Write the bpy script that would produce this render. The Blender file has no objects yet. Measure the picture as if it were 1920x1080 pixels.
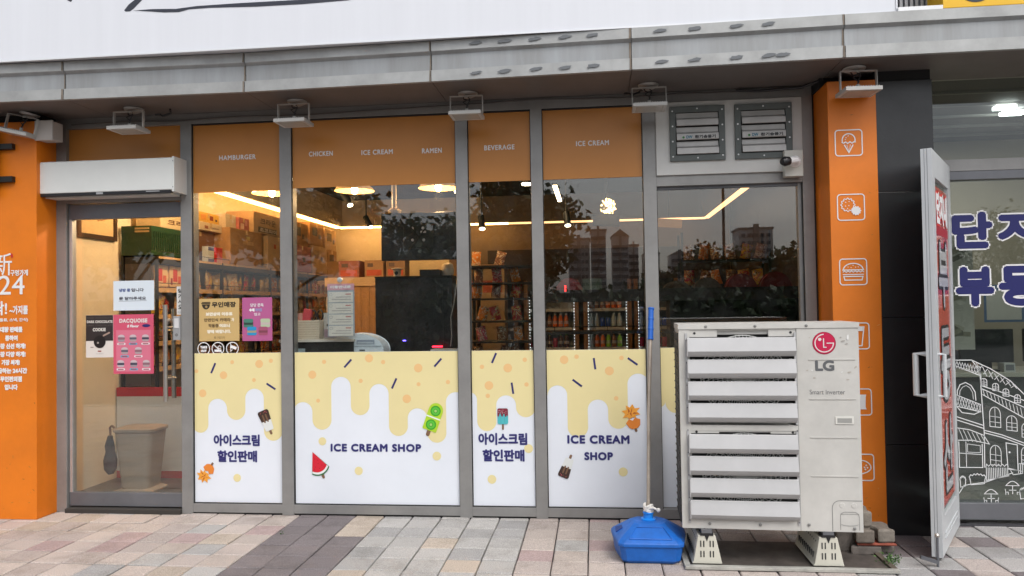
import bpy, math, random, colorsys
from mathutils import Vector, Matrix, noise
from mathutils.geometry import tessellate_polygon
R = math.radians
random.seed(7)
S = bpy.context.scene
# ---------------- camera ----------------
cd = bpy.data.cameras.new('camera'); cam = bpy.data.objects.new('camera', cd)
S.collection.objects.link(cam); S.camera = cam
cd.sensor_width = 36.0; cd.lens = 36.0*1420/1920; cd.clip_start = .05; cd.clip_end = 3000
yaw, pit, rol = R(-6.18), R(1.355), R(-.903)
fw = Vector((math.sin(yaw)*math.cos(pit), math.cos(yaw)*math.cos(pit), math.sin(pit)))
rt = Vector((math.cos(yaw), -math.sin(yaw), 0)); up = rt.cross(fw)
rt2 = rt*math.cos(rol)+up*math.sin(rol); up2 = -rt*math.sin(rol)+up*math.cos(rol)
M = Matrix((rt2, up2, -fw)).transposed().to_4x4(); M.translation = Vector((0, -5.1, 1.43))
cam.matrix_world = M
# ---------------- world: overcast sky ----------------
SUN_EL, SUN_AZ = 52, 150      # degrees
W = bpy.data.worlds.new('World'); S.world = W; W.use_nodes = True
nt = W.node_tree; nt.nodes.clear(); N = nt.nodes.new; L = nt.links.new
sky = N('ShaderNodeTexSky'); sky.sky_type = 'NISHITA'; sky.sun_disc = False
sky.sun_elevation = R(SUN_EL); sky.sun_rotation = R(SUN_AZ); sky.dust_density = 3
hs = N('ShaderNodeHueSaturation'); hs.inputs['Saturation'].default_value = .28
tc = N('ShaderNodeTexCoord'); mp = N('ShaderNodeMapping'); mp.inputs['Scale'].default_value = (1, 1, 3.2)
nz = N('ShaderNodeTexNoise'); nz.inputs['Scale'].default_value = 2.3; nz.inputs['Detail'].default_value = 6
cr = N('ShaderNodeValToRGB'); cr.color_ramp.elements[0].position = .35; cr.color_ramp.elements[0].color = (.55, .59, .67, 1)
cr.color_ramp.elements[1].position = .62; cr.color_ramp.elements[1].color = (1.05, 1.03, 1.0, 1)
mx = N('ShaderNodeMix'); mx.data_type = 'RGBA'; mx.blend_type = 'MULTIPLY'; mx.inputs[0].default_value = 1
bg = N('ShaderNodeBackground'); bg.inputs['Strength'].default_value = .15; wo = N('ShaderNodeOutputWorld')
L(sky.outputs[0], hs.inputs['Color']); L(tc.outputs['Generated'], mp.inputs[0]); L(mp.outputs[0], nz.inputs['Vector'])
L(nz.outputs[0], cr.inputs[0]); sx = N('ShaderNodeSeparateXYZ'); mr = N('ShaderNodeMapRange'); mr.inputs[1].default_value = 0; mr.inputs[2].default_value = 1; mr.inputs[3].default_value = .72; mr.inputs[4].default_value = 1.6
mx0 = N('ShaderNodeMix'); mx0.data_type = 'RGBA'; mx0.blend_type = 'MULTIPLY'; mx0.inputs[0].default_value = 1
L(tc.outputs['Generated'], sx.inputs[0]); L(sx.outputs[2], mr.inputs[0]); L(hs.outputs[0], mx0.inputs[6]); L(mr.outputs[0], mx0.inputs[7]); L(mx0.outputs[2], mx.inputs[6]); L(cr.outputs[0], mx.inputs[7]); L(mx.outputs[2], bg.inputs[0]); L(bg.outputs[0], wo.inputs[0])
# ---------------- sun (behind cloud) ----------------
sl = bpy.data.lights.new('sun', 'SUN'); sl.energy = .8; sl.angle = R(35); sl.color = (1, .96, .9)
so = bpy.data.objects.new('sun', sl); S.collection.objects.link(so)
so.rotation_euler = (R(90-SUN_EL), 0, R(180-SUN_AZ)); so.location = (0, -10, 20)
S.view_settings.view_transform = 'Standard'; S.view_settings.look = 'None'; S.view_settings.gamma = 1
S.view_settings.exposure = .56
S.cycles.use_denoising = True; S.cycles.max_bounces = 10; S.cycles.transparent_max_bounces = 24
S.cycles.sample_clamp_indirect = 6; S.cycles.caustics_reflective = False; S.cycles.caustics_refractive = False

# ================= materials =================
def mat(name, col, rough=.5, metal=0, nscale=0, namt=0, bump=0, bscale=60, emit=None, es=1, stretch=(1, 1, 1), spec=.5, coat=0, dark=None):
    m = bpy.data.materials.new(name); m.use_nodes = True; t = m.node_tree; b = t.nodes['Principled BSDF']
    c = (*col, 1); b.inputs['Base Color'].default_value = c; b.inputs['Roughness'].default_value = rough
    b.inputs['Metallic'].default_value = metal; b.inputs['Specular IOR Level'].default_value = spec
    b.inputs['Coat Weight'].default_value = coat; b.inputs['Coat Roughness'].default_value = .1
    if emit: b.inputs['Emission Color'].default_value = (*emit, 1); b.inputs['Emission Strength'].default_value = es
    def co():
        g = t.nodes.new('ShaderNodeTexCoord'); p = t.nodes.new('ShaderNodeMapping'); p.inputs['Scale'].default_value = stretch
        t.links.new(g.outputs['Object'], p.inputs[0]); return p.outputs[0]
    if namt:
        n = t.nodes.new('ShaderNodeTexNoise'); n.inputs['Scale'].default_value = nscale; n.inputs['Detail'].default_value = 5; n.inputs['Roughness'].default_value = .65
        t.links.new(co(), n.inputs['Vector'])
        r = t.nodes.new('ShaderNodeValToRGB'); r.color_ramp.elements[0].position = .3; r.color_ramp.elements[1].position = .7
        d = dark or tuple(x*(1-namt) for x in col); r.color_ramp.elements[0].color = (*d, 1); r.color_ramp.elements[1].color = (*[min(1, x*(1+namt*.35)) for x in col], 1)
        t.links.new(n.outputs[0], r.inputs[0]); t.links.new(r.outputs[0], b.inputs['Base Color'])
        q = t.nodes.new('ShaderNodeMapRange'); q.inputs[3].default_value = min(1, rough+.12); q.inputs[4].default_value = max(0, rough-.08)
        t.links.new(n.outputs[0], q.inputs[0]); t.links.new(q.outputs[0], b.inputs['Roughness'])
    if bump:
        n2 = t.nodes.new('ShaderNodeTexNoise'); n2.inputs['Scale'].default_value = bscale; n2.inputs['Detail'].default_value = 4
        t.links.new(co(), n2.inputs['Vector'])
        bp = t.nodes.new('ShaderNodeBump'); bp.inputs['Strength'].default_value = bump; bp.inputs['Distance'].default_value = .01
        t.links.new(n2.outputs[0], bp.inputs['Height']); t.links.new(bp.outputs[0], b.inputs['Normal'])
    return m
def glass(name, f0=.08, tint=(.93, .95, .94), dirt=.02):
    m = bpy.data.materials.new(name); m.use_nodes = True; t = m.node_tree; t.nodes.clear(); A = t.nodes.new; K = t.links.new
    o = A('ShaderNodeOutputMaterial'); tr = A('ShaderNodeBsdfTransparent'); tr.inputs[0].default_value = (*tint, 1)
    gl = A('ShaderNodeBsdfGlossy'); gl.inputs['Roughness'].default_value = 0.0; gl.inputs[0].default_value = (1, 1, 1, 1)
    lw = A('ShaderNodeLayerWeight'); lw.inputs[0].default_value = .5
    pw = A('ShaderNodeMath'); pw.operation = 'POWER'; pw.inputs[1].default_value = 5
    mr = A('ShaderNodeMapRange'); mr.inputs[3].default_value = f0; mr.inputs[4].default_value = 1
    mx1 = A('ShaderNodeMixShader'); mx2 = A('ShaderNodeMixShader'); df = A('ShaderNodeBsdfDiffuse'); df.inputs[0].default_value = (.5, .5, .5, 1)
    K(lw.outputs['Facing'], pw.inputs[0]); K(pw.outputs[0], mr.inputs[0]); K(mr.outputs[0], mx1.inputs[0]); K(tr.outputs[0], mx1.inputs[1]); K(gl.outputs[0], mx1.inputs[2])
    g = A('ShaderNodeTexCoord'); n = A('ShaderNodeTexNoise'); n.inputs['Scale'].default_value = 6; n.inputs['Detail'].default_value = 8; n.inputs['Roughness'].default_value = .8
    K(g.outputs['Object'], n.inputs['Vector'])
    q = A('ShaderNodeMapRange'); q.inputs[1].default_value = .45; q.inputs[2].default_value = .8; q.inputs[4].default_value = dirt; K(n.outputs[0], q.inputs[0])
    K(q.outputs[0], mx2.inputs[0]); K(mx1.outputs[0], mx2.inputs[1]); K(df.outputs[0], mx2.inputs[2]); K(mx2.outputs[0], o.inputs[0])
    return m
_mc = {}
def C(r, g, b, rough=.5, **k):
    key = (r, g, b, rough, tuple(sorted(k.items())))
    if key not in _mc: _mc[key] = mat('paint_%02d' % len(_mc), (r, g, b), rough, **k)
    return _mc[key]
FR = mat('frame_metal', (.30, .295, .285), .42, .35, 3, .22, .05, 90)
FRD = mat('frame_metal_dark', (.17, .175, .19), .4, .4, 3, .2)
GAP = mat('gap_black', (.012, .012, .012), .8)
ORF = mat('orange_film', (.52, .212, .043), .38, 0, 1.5, .10)
ORP = mat('orange_paint', (.72, .185, .006), .46, 0, 2.5, .14, .06, 9)
YEL = mat('yellow_print', (.76, .66, .34), .5, 0, 2, .05)
WHF = mat('white_film', (.74, .775, .83), .5, 0, 1.4, .06)
DOT = mat('peach_print', (.78, .50, .22), .5)
NAV = mat('navy_print', (.022, .02, .13), .5)
WHT = mat('white_paint', (.8, .8, .8), .45)
LET = mat('white_letter', (.72, .72, .72), .5)
SIGN = mat('sign_face', (.70, .72, .76), .4, 0, 1.6, .035, 0, stretch=(5, 1, .25))
INK = mat('brush_black', (.03, .035, .05), .6)
FAS = mat('fascia_panel', (.335, .35, .36), .42, .2, 3.5, .12, .02, 6, stretch=(2, 1, .25), dark=(.26, .265, .26))
FAL = mat('fascia_lip', (.39, .395, .385), .4, .3, 5, .22)
SOF = mat('soffit_panel', (.17, .15, .14), .45, .2, 1.5, .15)
RUST = mat('rust_stain', (.20, .165, .13), .8, 0, 12, .4)
BLK = mat('black_plastic', (.015, .015, .017), .4)
BMT = mat('black_metal', (.02, .019, .018), .45, .3)
STONE = mat('black_stone', (.016, .017, .019), .30, 0, 5, .35, .04, 60)
CREAM = mat('cream_wall', (.78, .68, .52), .7, 0, 2, .05)
BRN = mat('dark_ceiling', (.055, .042, .034), .7, 0, 3, .3)
BWAL = mat('dimmed_brown_wall', (.045, .026, .016), .7, 0, 2, .2)  # brown darkened in colour so the right side of the shop reads dim
WOOD = mat('shelf_wood', (.62, .40, .20), .5, 0, 4, .2, stretch=(1, .2, 8))
CARD = mat('cardboard', (.42, .235, .10), .8, 0, 5, .18)
CARD2 = mat('pale_cardboard', (.55, .37, .20), .8, 0, 5, .15)
TAPE = mat('packing_tape', (.55, .36, .16), .3)
STL = mat('brushed_steel', (.55, .52, .48), .28, .9, 20, .15, stretch=(8, 8, .5))
ALU = mat('aluminium', (.62, .62, .62), .35, .7, 6, .15)
ACW = mat('unit_beige', (.54, .53, .495), .45, 0, 5, .13, .02, 50)
ACL = mat('louver_aluminium', (.42, .42, .42), .42, .0, 4, .1)
BLU = mat('blue_plastic', (.008, .12, .48), .45, 0, 14, .22, .06, 60)
PALE = mat('pale_plastic', (.62, .68, .74), .35)
GL = glass('window_glass'); GLN = glass('neighbour_glass', .05, (.8, .84, .82))
WARM = mat('warm_strip', (1, .8, .5), .5, emit=(1, .54, .18), es=12)
WARM2 = mat('dim_strip', (1, .8, .5), .5, emit=(1, .52, .22), es=1.9)
BULB = mat('bulb', (1, .9, .7), .5, emit=(1, .62, .26), es=40)
SPOT = mat('spot_face', (1, .9, .7), .5, emit=(1, .80, .55), es=9)
COOL = mat('cool_strip', (1, 1, 1), .5, emit=(1, .93, .82), es=7)
NLIT = mat('office_lamp', (1, 1, 1), .5, emit=(.95, 1, 1), es=9)

# ================= mesh builder =================
class MB:
    def __init__(s): s.v = []; s.f = []; s.m = []; s.mats = []
    def mi(s, m):
        if m not in s.mats: s.mats.append(m)
        return s.mats.index(m)
    def add(s, vs, fs, m):
        o = len(s.v); s.v += [tuple(v) for v in vs]; k = s.mi(m)
        for f in fs: s.f.append(tuple(o+i for i in f)); s.m.append(k)
        return s
    def box(s, x0, x1, y0, y1, z0, z1, m, rz=0, rx=0, ry=0):
        vs = [Vector((x, y, z)) for x in (x0, x1) for y in (y0, y1) for z in (z0, z1)]
        if rz or rx or ry:
            c = Vector(((x0+x1)/2, (y0+y1)/2, (z0+z1)/2)); q = Matrix.Rotation(rz, 3, 'Z') @ Matrix.Rotation(ry, 3, 'Y') @ Matrix.Rotation(rx, 3, 'X')
            vs = [c+q@(v-c) for v in vs]
        return s.add(vs, [(0, 1, 3, 2), (4, 6, 7, 5), (0, 4, 5, 1), (2, 3, 7, 6), (0, 2, 6, 4), (1, 5, 7, 3)], m)
    def tube(s, pts, r, m, n=10, caps=True):
        pts = [Vector(p) for p in pts]; rs = r if isinstance(r, (list, tuple)) else [r]*len(pts); vs = []; prev = None
        for i, p in enumerate(pts):
            d = (pts[min(i+1, len(pts)-1)]-pts[max(i-1, 0)]).normalized()
            a = d.cross(Vector((0, 0, 1))) if prev is None else prev-d*prev.dot(d)
            if a.length < 1e-4: a = d.cross(Vector((1, 0, 0)))
            a.normalize(); prev = a; b = d.cross(a)
            vs += [p+(a*math.cos(2*math.pi*k/n)+b*math.sin(2*math.pi*k/n))*rs[i] for k in range(n)]
        fs = [(i*n+k, i*n+(k+1) % n, (i+1)*n+(k+1) % n, (i+1)*n+k) for i in range(len(pts)-1) for k in range(n)]
        if caps: fs += [tuple(range(n))[::-1], tuple((len(pts)-1)*n+k for k in range(n))]
        return s.add(vs, fs, m)
    def lathe(s, prof, c, m, n=24, axis='Z'):
        vs = []; 
        for r, h in prof:
            for k in range(n):
                a = 2*math.pi*k/n; x, y = r*math.cos(a), r*math.sin(a)
                vs.append((c[0]+x, c[1]+y, c[2]+h) if axis == 'Z' else ((c[0]+x, c[1]-h, c[2]+y) if axis == 'Y' else (c[0]+h, c[1]+x, c[2]+y)))
        q = len(prof); fs = [(i*n+k, i*n+(k+1) % n, (i+1)*n+(k+1) % n, (i+1)*n+k) for i in range(q-1) for k in range(n)]
        fs += [tuple(range(n))[::-1], tuple((q-1)*n+k for k in range(n))]
        return s.add(vs, fs, m)
    def poly(s, pts, y, m, ax='y'):          # flat polygon in x,z at depth y, facing -y
        a = sum(pts[i][0]*pts[(i+1) % len(pts)][1]-pts[(i+1) % len(pts)][0]*pts[i][1] for i in range(len(pts)))
        if a < 0: pts = pts[::-1]
        tr = tessellate_polygon([[Vector((p[0], p[1], 0)) for p in pts]])
        fs = []
        for t in tr:
            p, q, r = [pts[i] for i in t]
            if (q[0]-p[0])*(r[1]-p[1])-(q[1]-p[1])*(r[0]-p[0]) < 0: t = (t[0], t[2], t[1])
            fs.append(t)
        return s.add([(p[0], y, p[1]) for p in pts], fs, m)
    def disc(s, x, z, r, y, m, n=28, sx=1): return s.poly([(x+sx*r*math.cos(2*math.pi*k/n), z+r*math.sin(2*math.pi*k/n)) for k in range(n)], y, m)
    def stroke(s, pts, w, y, m, closed=False):   # mitred ribbon
        P = [Vector(p) for p in pts]; n = len(P); Lp = []; Rp = []
        for i in range(n):
            a = P[i]-P[i-1] if (i > 0 or closed) else P[1]-P[0]
            b = P[(i+1) % n]-P[i] if (i < n-1 or closed) else P[-1]-P[-2]
            if a.length < 1e-9: a = b
            if b.length < 1e-9: b = a
            a.normalize(); b.normalize(); t = a+b
            t = t.normalized() if t.length > .2 else a
            nn = Vector((-t.y, t.x)); k = w/2/max(.5, nn.dot(Vector((-a.y, a.x))))
            Lp.append(P[i]+nn*k); Rp.append(P[i]-nn*k)
        vs = [(p.x, y, p.y) for p in Lp]+[(p.x, y, p.y) for p in Rp]
        fs = [(n+i, n+(i+1) % n, (i+1) % n, i) for i in range(n if closed else n-1)]
        return s.add(vs, fs, m)
    def text(s, body, x0, x1, z0, z1, y, m, bold=.0, keep=False, rot=0, shear=0, fat=0):
        if fat:
            for k in range(8):
                dx, dz = fat*math.cos(k*math.pi/4), fat*math.sin(k*math.pi/4)
                s.text(body, x0+fat+dx, x1-fat+dx, z0+fat+dz, z1-fat+dz, y-.00005*k, m, 0, keep, rot, shear)
            return s
        vs, fs = text_data(body, bold, shear)
        if rot:
            c_, s_ = math.cos(rot), math.sin(rot); vs = [(v[0]*c_-v[1]*s_, v[0]*s_+v[1]*c_) for v in vs]
        ax, bx = min(v[0] for v in vs), max(v[0] for v in vs); az, bz = min(v[1] for v in vs), max(v[1] for v in vs)
        sx = (x1-x0)/(bx-ax); sz = (z1-z0)/(bz-az)
        if keep: sx = sz = min(sx, sz)
        cx, cz = (x0+x1)/2, (z0+z1)/2
        return s.add([(cx+(v[0]-(ax+bx)/2)*sx, y, cz+(v[1]-(az+bz)/2)*sz) for v in vs], fs, m)
    def xf(s, M, i0=0):
        for i in range(i0, len(s.v)): s.v[i] = tuple(M @ Vector(s.v[i]))
        return s
    def build(s, name, parent=None, bevel=0, smooth=False, at=None, **kw):
        me = bpy.data.meshes.new(name)
        off = Vector(at) if at is not None else (Vector((0, 0, 0)))
        w = Vector((0, 0, 0)); p = parent
        while p is not None: w += p.location; p = p.parent
        off2 = Vector(at) if at is not None else w
        if at is None and parent is None:
            xs = [v[0] for v in s.v]; ys = [v[1] for v in s.v]; zs = [v[2] for v in s.v]
            off2 = Vector(((min(xs)+max(xs))/2, (min(ys)+max(ys))/2, min(zs)))
        me.from_pydata([(v[0]-off2.x, v[1]-off2.y, v[2]-off2.z) for v in s.v], [], s.f)
        for m in s.mats: me.materials.append(m)
        me.polygons.foreach_set('material_index', s.m)
        if smooth: me.polygons.foreach_set('use_smooth', [True]*len(s.f))
        me.update(); o = bpy.data.objects.new(name, me); S.collection.objects.link(o)
        o.location = off2-w
        if parent is not None: o.parent = parent
        if bevel:
            b = o.modifiers.new('bevel', 'BEVEL'); b.width = bevel; b.segments = 2; b.limit_method = 'ANGLE'; b.angle_limit = R(40)
        if smooth:
            try: me.set_sharp_from_angle(angle=R(38))
            except Exception: pass
        for k, v in kw.items(): o[k] = v
        return o
_tx = {}
def text_data(body, bold, shear=0):
    k = (body, bold, shear)
    if k in _tx: return _tx[k]
    c = bpy.data.curves.new('t', 'FONT'); c.body = body; c.resolution_u = 4; c.space_character = 1.14 if body.isascii() and body.isupper() and len(body) > 3 else 1; c.offset = bold; c.shear = shear
    o = bpy.data.objects.new('t', c); S.collection.objects.link(o)
    me = bpy.data.meshes.new_from_object(o.evaluated_get(bpy.context.evaluated_depsgraph_get()))
    vs = [(v.co.x, v.co.y) for v in me.vertices]; fs = []
    for p in me.polygons:
        t = tuple(p.vertices)
        if p.normal.z < 0: t = t[::-1]
        fs.append(t)
    bpy.data.objects.remove(o); bpy.data.curves.remove(c); bpy.data.meshes.remove(me)
    _tx[k] = (vs, fs); return _tx[k]
def T(name, label, cat, loc=(0, 0, 0), group=None):
    o = bpy.data.objects.new(name, None); S.collection.objects.link(o); o.location = loc
    o.empty_display_size = .1; o['label'] = label; o['category'] = cat
    if group: o['group'] = group
    return o
def tag(o, label, cat, group=None):
    o['label'] = label; o['category'] = cat
    if group: o['group'] = group
    return o
def kids(o): return list(o.children)
def dup(o, loc=None, rz=0, label=None, parent=None, scale=None):
    c = o.copy(); S.collection.objects.link(c); c.parent = parent
    for ch in kids(o): dup(ch, parent=c)
    if loc is not None: c.location = loc
    if rz: c.rotation_euler.z = rz
    if scale: c.scale = scale
    if label: c['label'] = label
    return c
def rrect(x0, x1, z0, z1, r, n=6):
    p = []
    for cx, cz, a in ((x1-r, z1-r, 0), (x0+r, z1-r, 90), (x0+r, z0+r, 180), (x1-r, z0+r, 270)):
        p += [(cx+r*math.cos(R(a+90*k/n)), cz+r*math.sin(R(a+90*k/n))) for k in range(n+1)]
    return p
def arc(cx, cz, rx, rz, a0, a1, n=14): return [(cx+rx*math.cos(R(a0+(a1-a0)*k/n)), cz+rz*math.sin(R(a0+(a1-a0)*k/n))) for k in range(n+1)]
def rot2(pts, a, cx=0, cz=0, s=1):
    c_, s_ = math.cos(R(a)), math.sin(R(a)); return [(cx+s*(x*c_-z*s_), cz+s*(x*s_+z*c_)) for x, z in pts]

# ================= ground =================
def ground_mat():
    m = mat('asphalt', (.055, .055, .056), .85, 0, 14, .3, .3, 120); return m
g = MB(); g.add([(-400, -700, -.035), (400, -700, -.035), (400, 500, -.035), (-400, 500, -.035)], [(0, 1, 2, 3)], ground_mat())
o = g.build('ground', at=(0, 0, -.035)); o['kind'] = 'structure'
def attr_mat():
    m = bpy.data.materials.new('paving_stone'); m.use_nodes = True; t = m.node_tree; b = t.nodes['Principled BSDF']; A = t.nodes.new; K = t.links.new
    at = A('ShaderNodeAttribute'); at.attribute_name = 'tone'; tc = A('ShaderNodeTexCoord')
    n = A('ShaderNodeTexNoise'); n.inputs['Scale'].default_value = 170; n.inputs['Detail'].default_value = 3; K(tc.outputs['Object'], n.inputs['Vector'])
    n2 = A('ShaderNodeTexNoise'); n2.inputs['Scale'].default_value = 3.5; n2.inputs['Detail'].default_value = 6; n2.inputs['Roughness'].default_value = .7; K(tc.outputs['Object'], n2.inputs['Vector'])
    r = A('ShaderNodeValToRGB'); r.color_ramp.elements[0].position = .34; r.color_ramp.elements[0].color = (.72, .72, .72, 1); r.color_ramp.elements[1].position = .70; r.color_ramp.elements[1].color = (1.25, 1.25, 1.25, 1)
    r2 = A('ShaderNodeValToRGB'); r2.color_ramp.elements[0].position = .33; r2.color_ramp.elements[0].color = (.78, .775, .75, 1); r2.color_ramp.elements[1].position = .50; r2.color_ramp.elements[1].color = (1, 1, 1, 1)
    K(n.outputs[0], r.inputs[0]); K(n2.outputs[0], r2.inputs[0])
    a1 = A('ShaderNodeMix'); a1.data_type = 'RGBA'; a1.blend_type = 'MULTIPLY'; a1.inputs[0].default_value = 1
    a2 = A('ShaderNodeMix'); a2.data_type = 'RGBA'; a2.blend_type = 'MULTIPLY'; a2.inputs[0].default_value = 1
    n3 = A('ShaderNodeTexNoise'); n3.inputs['Scale'].default_value = 1.1; n3.inputs['Detail'].default_value = 8; n3.inputs['Roughness'].default_value = .75; K(tc.outputs['Object'], n3.inputs['Vector'])
    r3 = A('ShaderNodeValToRGB'); r3.color_ramp.elements[0].position = .60; r3.color_ramp.elements[0].color = (1, 1, 1, 1); r3.color_ramp.elements[1].position = .68; r3.color_ramp.elements[1].color = (.70, .68, .63, 1); K(n3.outputs[0], r3.inputs[0])
    a3 = A('ShaderNodeMix'); a3.data_type = 'RGBA'; a3.blend_type = 'MULTIPLY'; a3.inputs[0].default_value = 1; K(r2.outputs[0], a3.inputs[6]); K(r3.outputs[0], a3.inputs[7])
    vo = A('ShaderNodeTexVoronoi'); vo.inputs['Scale'].default_value = 26; K(tc.outputs['Object'], vo.inputs['Vector']); r4 = A('ShaderNodeValToRGB'); r4.color_ramp.elements[0].position = .05; r4.color_ramp.elements[0].color = (1.35, 1.35, 1.35, 1); r4.color_ramp.elements[1].position = .09; r4.color_ramp.elements[1].color = (1, 1, 1, 1); K(vo.outputs[0], r4.inputs[0])
    a4 = A('ShaderNodeMix'); a4.data_type = 'RGBA'; a4.blend_type = 'MULTIPLY'; a4.inputs[0].default_value = 1; K(a3.outputs[2], a4.inputs[6]); K(r4.outputs[0], a4.inputs[7])
    K(at.outputs['Color'], a1.inputs[6]); K(r.outputs[0], a1.inputs[7]); K(a1.outputs[2], a2.inputs[6]); K(a4.outputs[2], a2.inputs[7]); K(a2.outputs[2], b.inputs['Base Color'])
    b.inputs['Roughness'].default_value = .82
    bp = A('ShaderNodeBump'); bp.inputs['Strength'].default_value = .5; bp.inputs['Distance'].default_value = .004; K(n.outputs[0], bp.inputs['Height']); K(bp.outputs[0], b.inputs['Normal'])
    return m
def pavement():
    rng = random.Random(5)
    cream, beige, gray, lgray, pink, dark, sand = (.48, .425, .385), (.44, .39, .36), (.355, .355, .35), (.44, .435, .42), (.40, .31, .30), (.19, .17, .175), (.46, .40, .335)
    vs = []; fs = []; col = []; s = .2
    for ix in range(-46, 46):
        x0 = ix*s-.06; yo = rng.choice((0, .05, .1, .15)); y = .16
        while y > -5.6:
            y1 = y-s; cx, cy = x0+s/2, (y+y1)/2
            if cx < -2.13: c = rng.choices((cream, beige, gray, pink, lgray, sand), (6, 6, 1.6, .8, 1.2, 2))[0]
            elif cx < -1.73 or (cx < -1.5 and cy < -.45): c = rng.choices((dark, sand, lgray), (12, .8, .7))[0]
            elif cx < -1.45: c = rng.choices((dark, sand, gray), (1, 5, 1))[0]
            elif cx < -.45: c = rng.choices((lgray, gray, sand, pink), (7, 4, .7, .4))[0]
            elif cx < 1.5: c = rng.choices((beige, cream, gray, pink, lgray), (5, 4, 2.2, .6, 1.6))[0]
            else: c = rng.choices((beige, gray, dark, lgray), (4, 4, 1.3, 3))[0]
            if 1.55 < cx < 1.98 and cy > -1.6: c = dark if rng.random() < .75 else gray
            k = rng.uniform(.84, 1.0); c = (c[0]*k*1.02, c[1]*k*.99, c[2]*k*.98, 1)
            z = rng.uniform(-.0025, .0025); tx, ty = rng.uniform(-.001, .001), rng.uniform(-.001, .001)
            n = len(vs); g_ = rng.uniform(.0025, .005); b_ = .006
            for (a, bb, zz) in ((g_, 0, -.02), (g_, 0, z-.004), (g_+b_, 1, z)):
                vs += [(x0+a, y1+a, zz-tx), (x0+s-a, y1+a, zz+tx), (x0+s-a, y-a, zz+ty), (x0+a, y-a, zz-ty)]
            for r in range(2):
                for q in range(4): fs.append((n+r*4+q, n+r*4+(q+1) % 4, n+r*4+4+(q+1) % 4, n+r*4+4+q))
            fs.append((n+8, n+9, n+10, n+11)); col += [c]*9
            y = y1 if rng.random() > .04 else y1-0
    me = bpy.data.meshes.new('pavement'); me.from_pydata(vs, [], fs); me.materials.append(attr_mat())
    a = me.color_attributes.new('tone', 'FLOAT_COLOR', 'CORNER')
    fl = []
    for p, c in zip(me.polygons, col): fl += list(c)*p.loop_total
    a.data.foreach_set('color', fl)
    o = bpy.data.objects.new('pavement', me); S.collection.objects.link(o); o['kind'] = 'structure'
pavement()
b = MB(); b.box(-9.3, 9.2, -5.75, -5.6, -.034, .012, mat('kerb_stone', (.34, .34, .33), .8, 0, 8, .2, .1)); o = b.build('kerb'); o['kind'] = 'structure'
fl = MB(); fl.box(-4.05, 1.95, .1, 6.0, -.03, .028, mat('shop_floor', (.06, .055, .052), .3, 0, 3, .25)); o = fl.build('floor'); o['kind'] = 'structure'
fl = MB(); fl.box(2.1, 6, .1, 5.0, -.03, .028, mat('office_floor', (.25, .24, .22), .3, 0, 3, .2)); o = fl.build('floor'); o['kind'] = 'structure'

# ================= shop building =================
sb = T('shop_building', 'shop building with grey aluminium shopfront, orange pillars and grey canopy fascia', 'building', (-1, 3, 0))
def part(name, mb, **k): return mb.build(name, sb, **k)
w = MB(); w.box(-4.15, -4.05, .12, 6.1, 0, 3.1, CREAM); part('wall', w)
w = MB(); w.box(-4.05, 1.95, 6.0, 6.1, 0, 3.1, CREAM); w.box(-1.85, 1.93, 5.97, 6.0, .02, 2.9, C(.20, .14, .09, .7)); w.box(-1.55, 1.93, 5.95, 5.969, .02, 2.25, BWAL); part('wall', w)  # dark sheets over the right part paint in the dimness there
w = MB(); w.box(1.95, 2.08, .12, 6.1, 0, 3.1, CREAM); w.box(1.93, 1.95, .12, 5.9, .0, 2.9, BWAL); part('wall', w)  # inner face coloured dark as well, to keep this side dim
w = MB(); w.box(-4.05, 1.95, .0, 6.0, 3.0, 3.1, BRN); part('ceiling', w)
cv = MB()
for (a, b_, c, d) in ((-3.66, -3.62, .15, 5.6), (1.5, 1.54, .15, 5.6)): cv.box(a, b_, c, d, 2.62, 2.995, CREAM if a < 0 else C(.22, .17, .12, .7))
cv.box(-3.66, -1.6, 5.56, 5.6, 2.62, 2.995, CREAM); cv.box(-1.6, 1.54, 5.56, 5.6, 2.62, 2.995, C(.22, .17, .12, .7))  # right half of the cove browned so it looks less lit
part('cove_panel', cv)
ws = MB(); ws.box(-3.73, -3.68, .2, 5.6, 2.60, 2.64, WARM); ws.box(-3.68, -1.2, 5.62, 5.67, 2.60, 2.64, WARM); ws.box(-1.2, 1.56, 5.62, 5.67, 2.60, 2.64, WARM2); ws.box(1.56, 1.60, .9, 5.6, 2.60, 2.64, WARM2); part('light_strip', ws)
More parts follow.
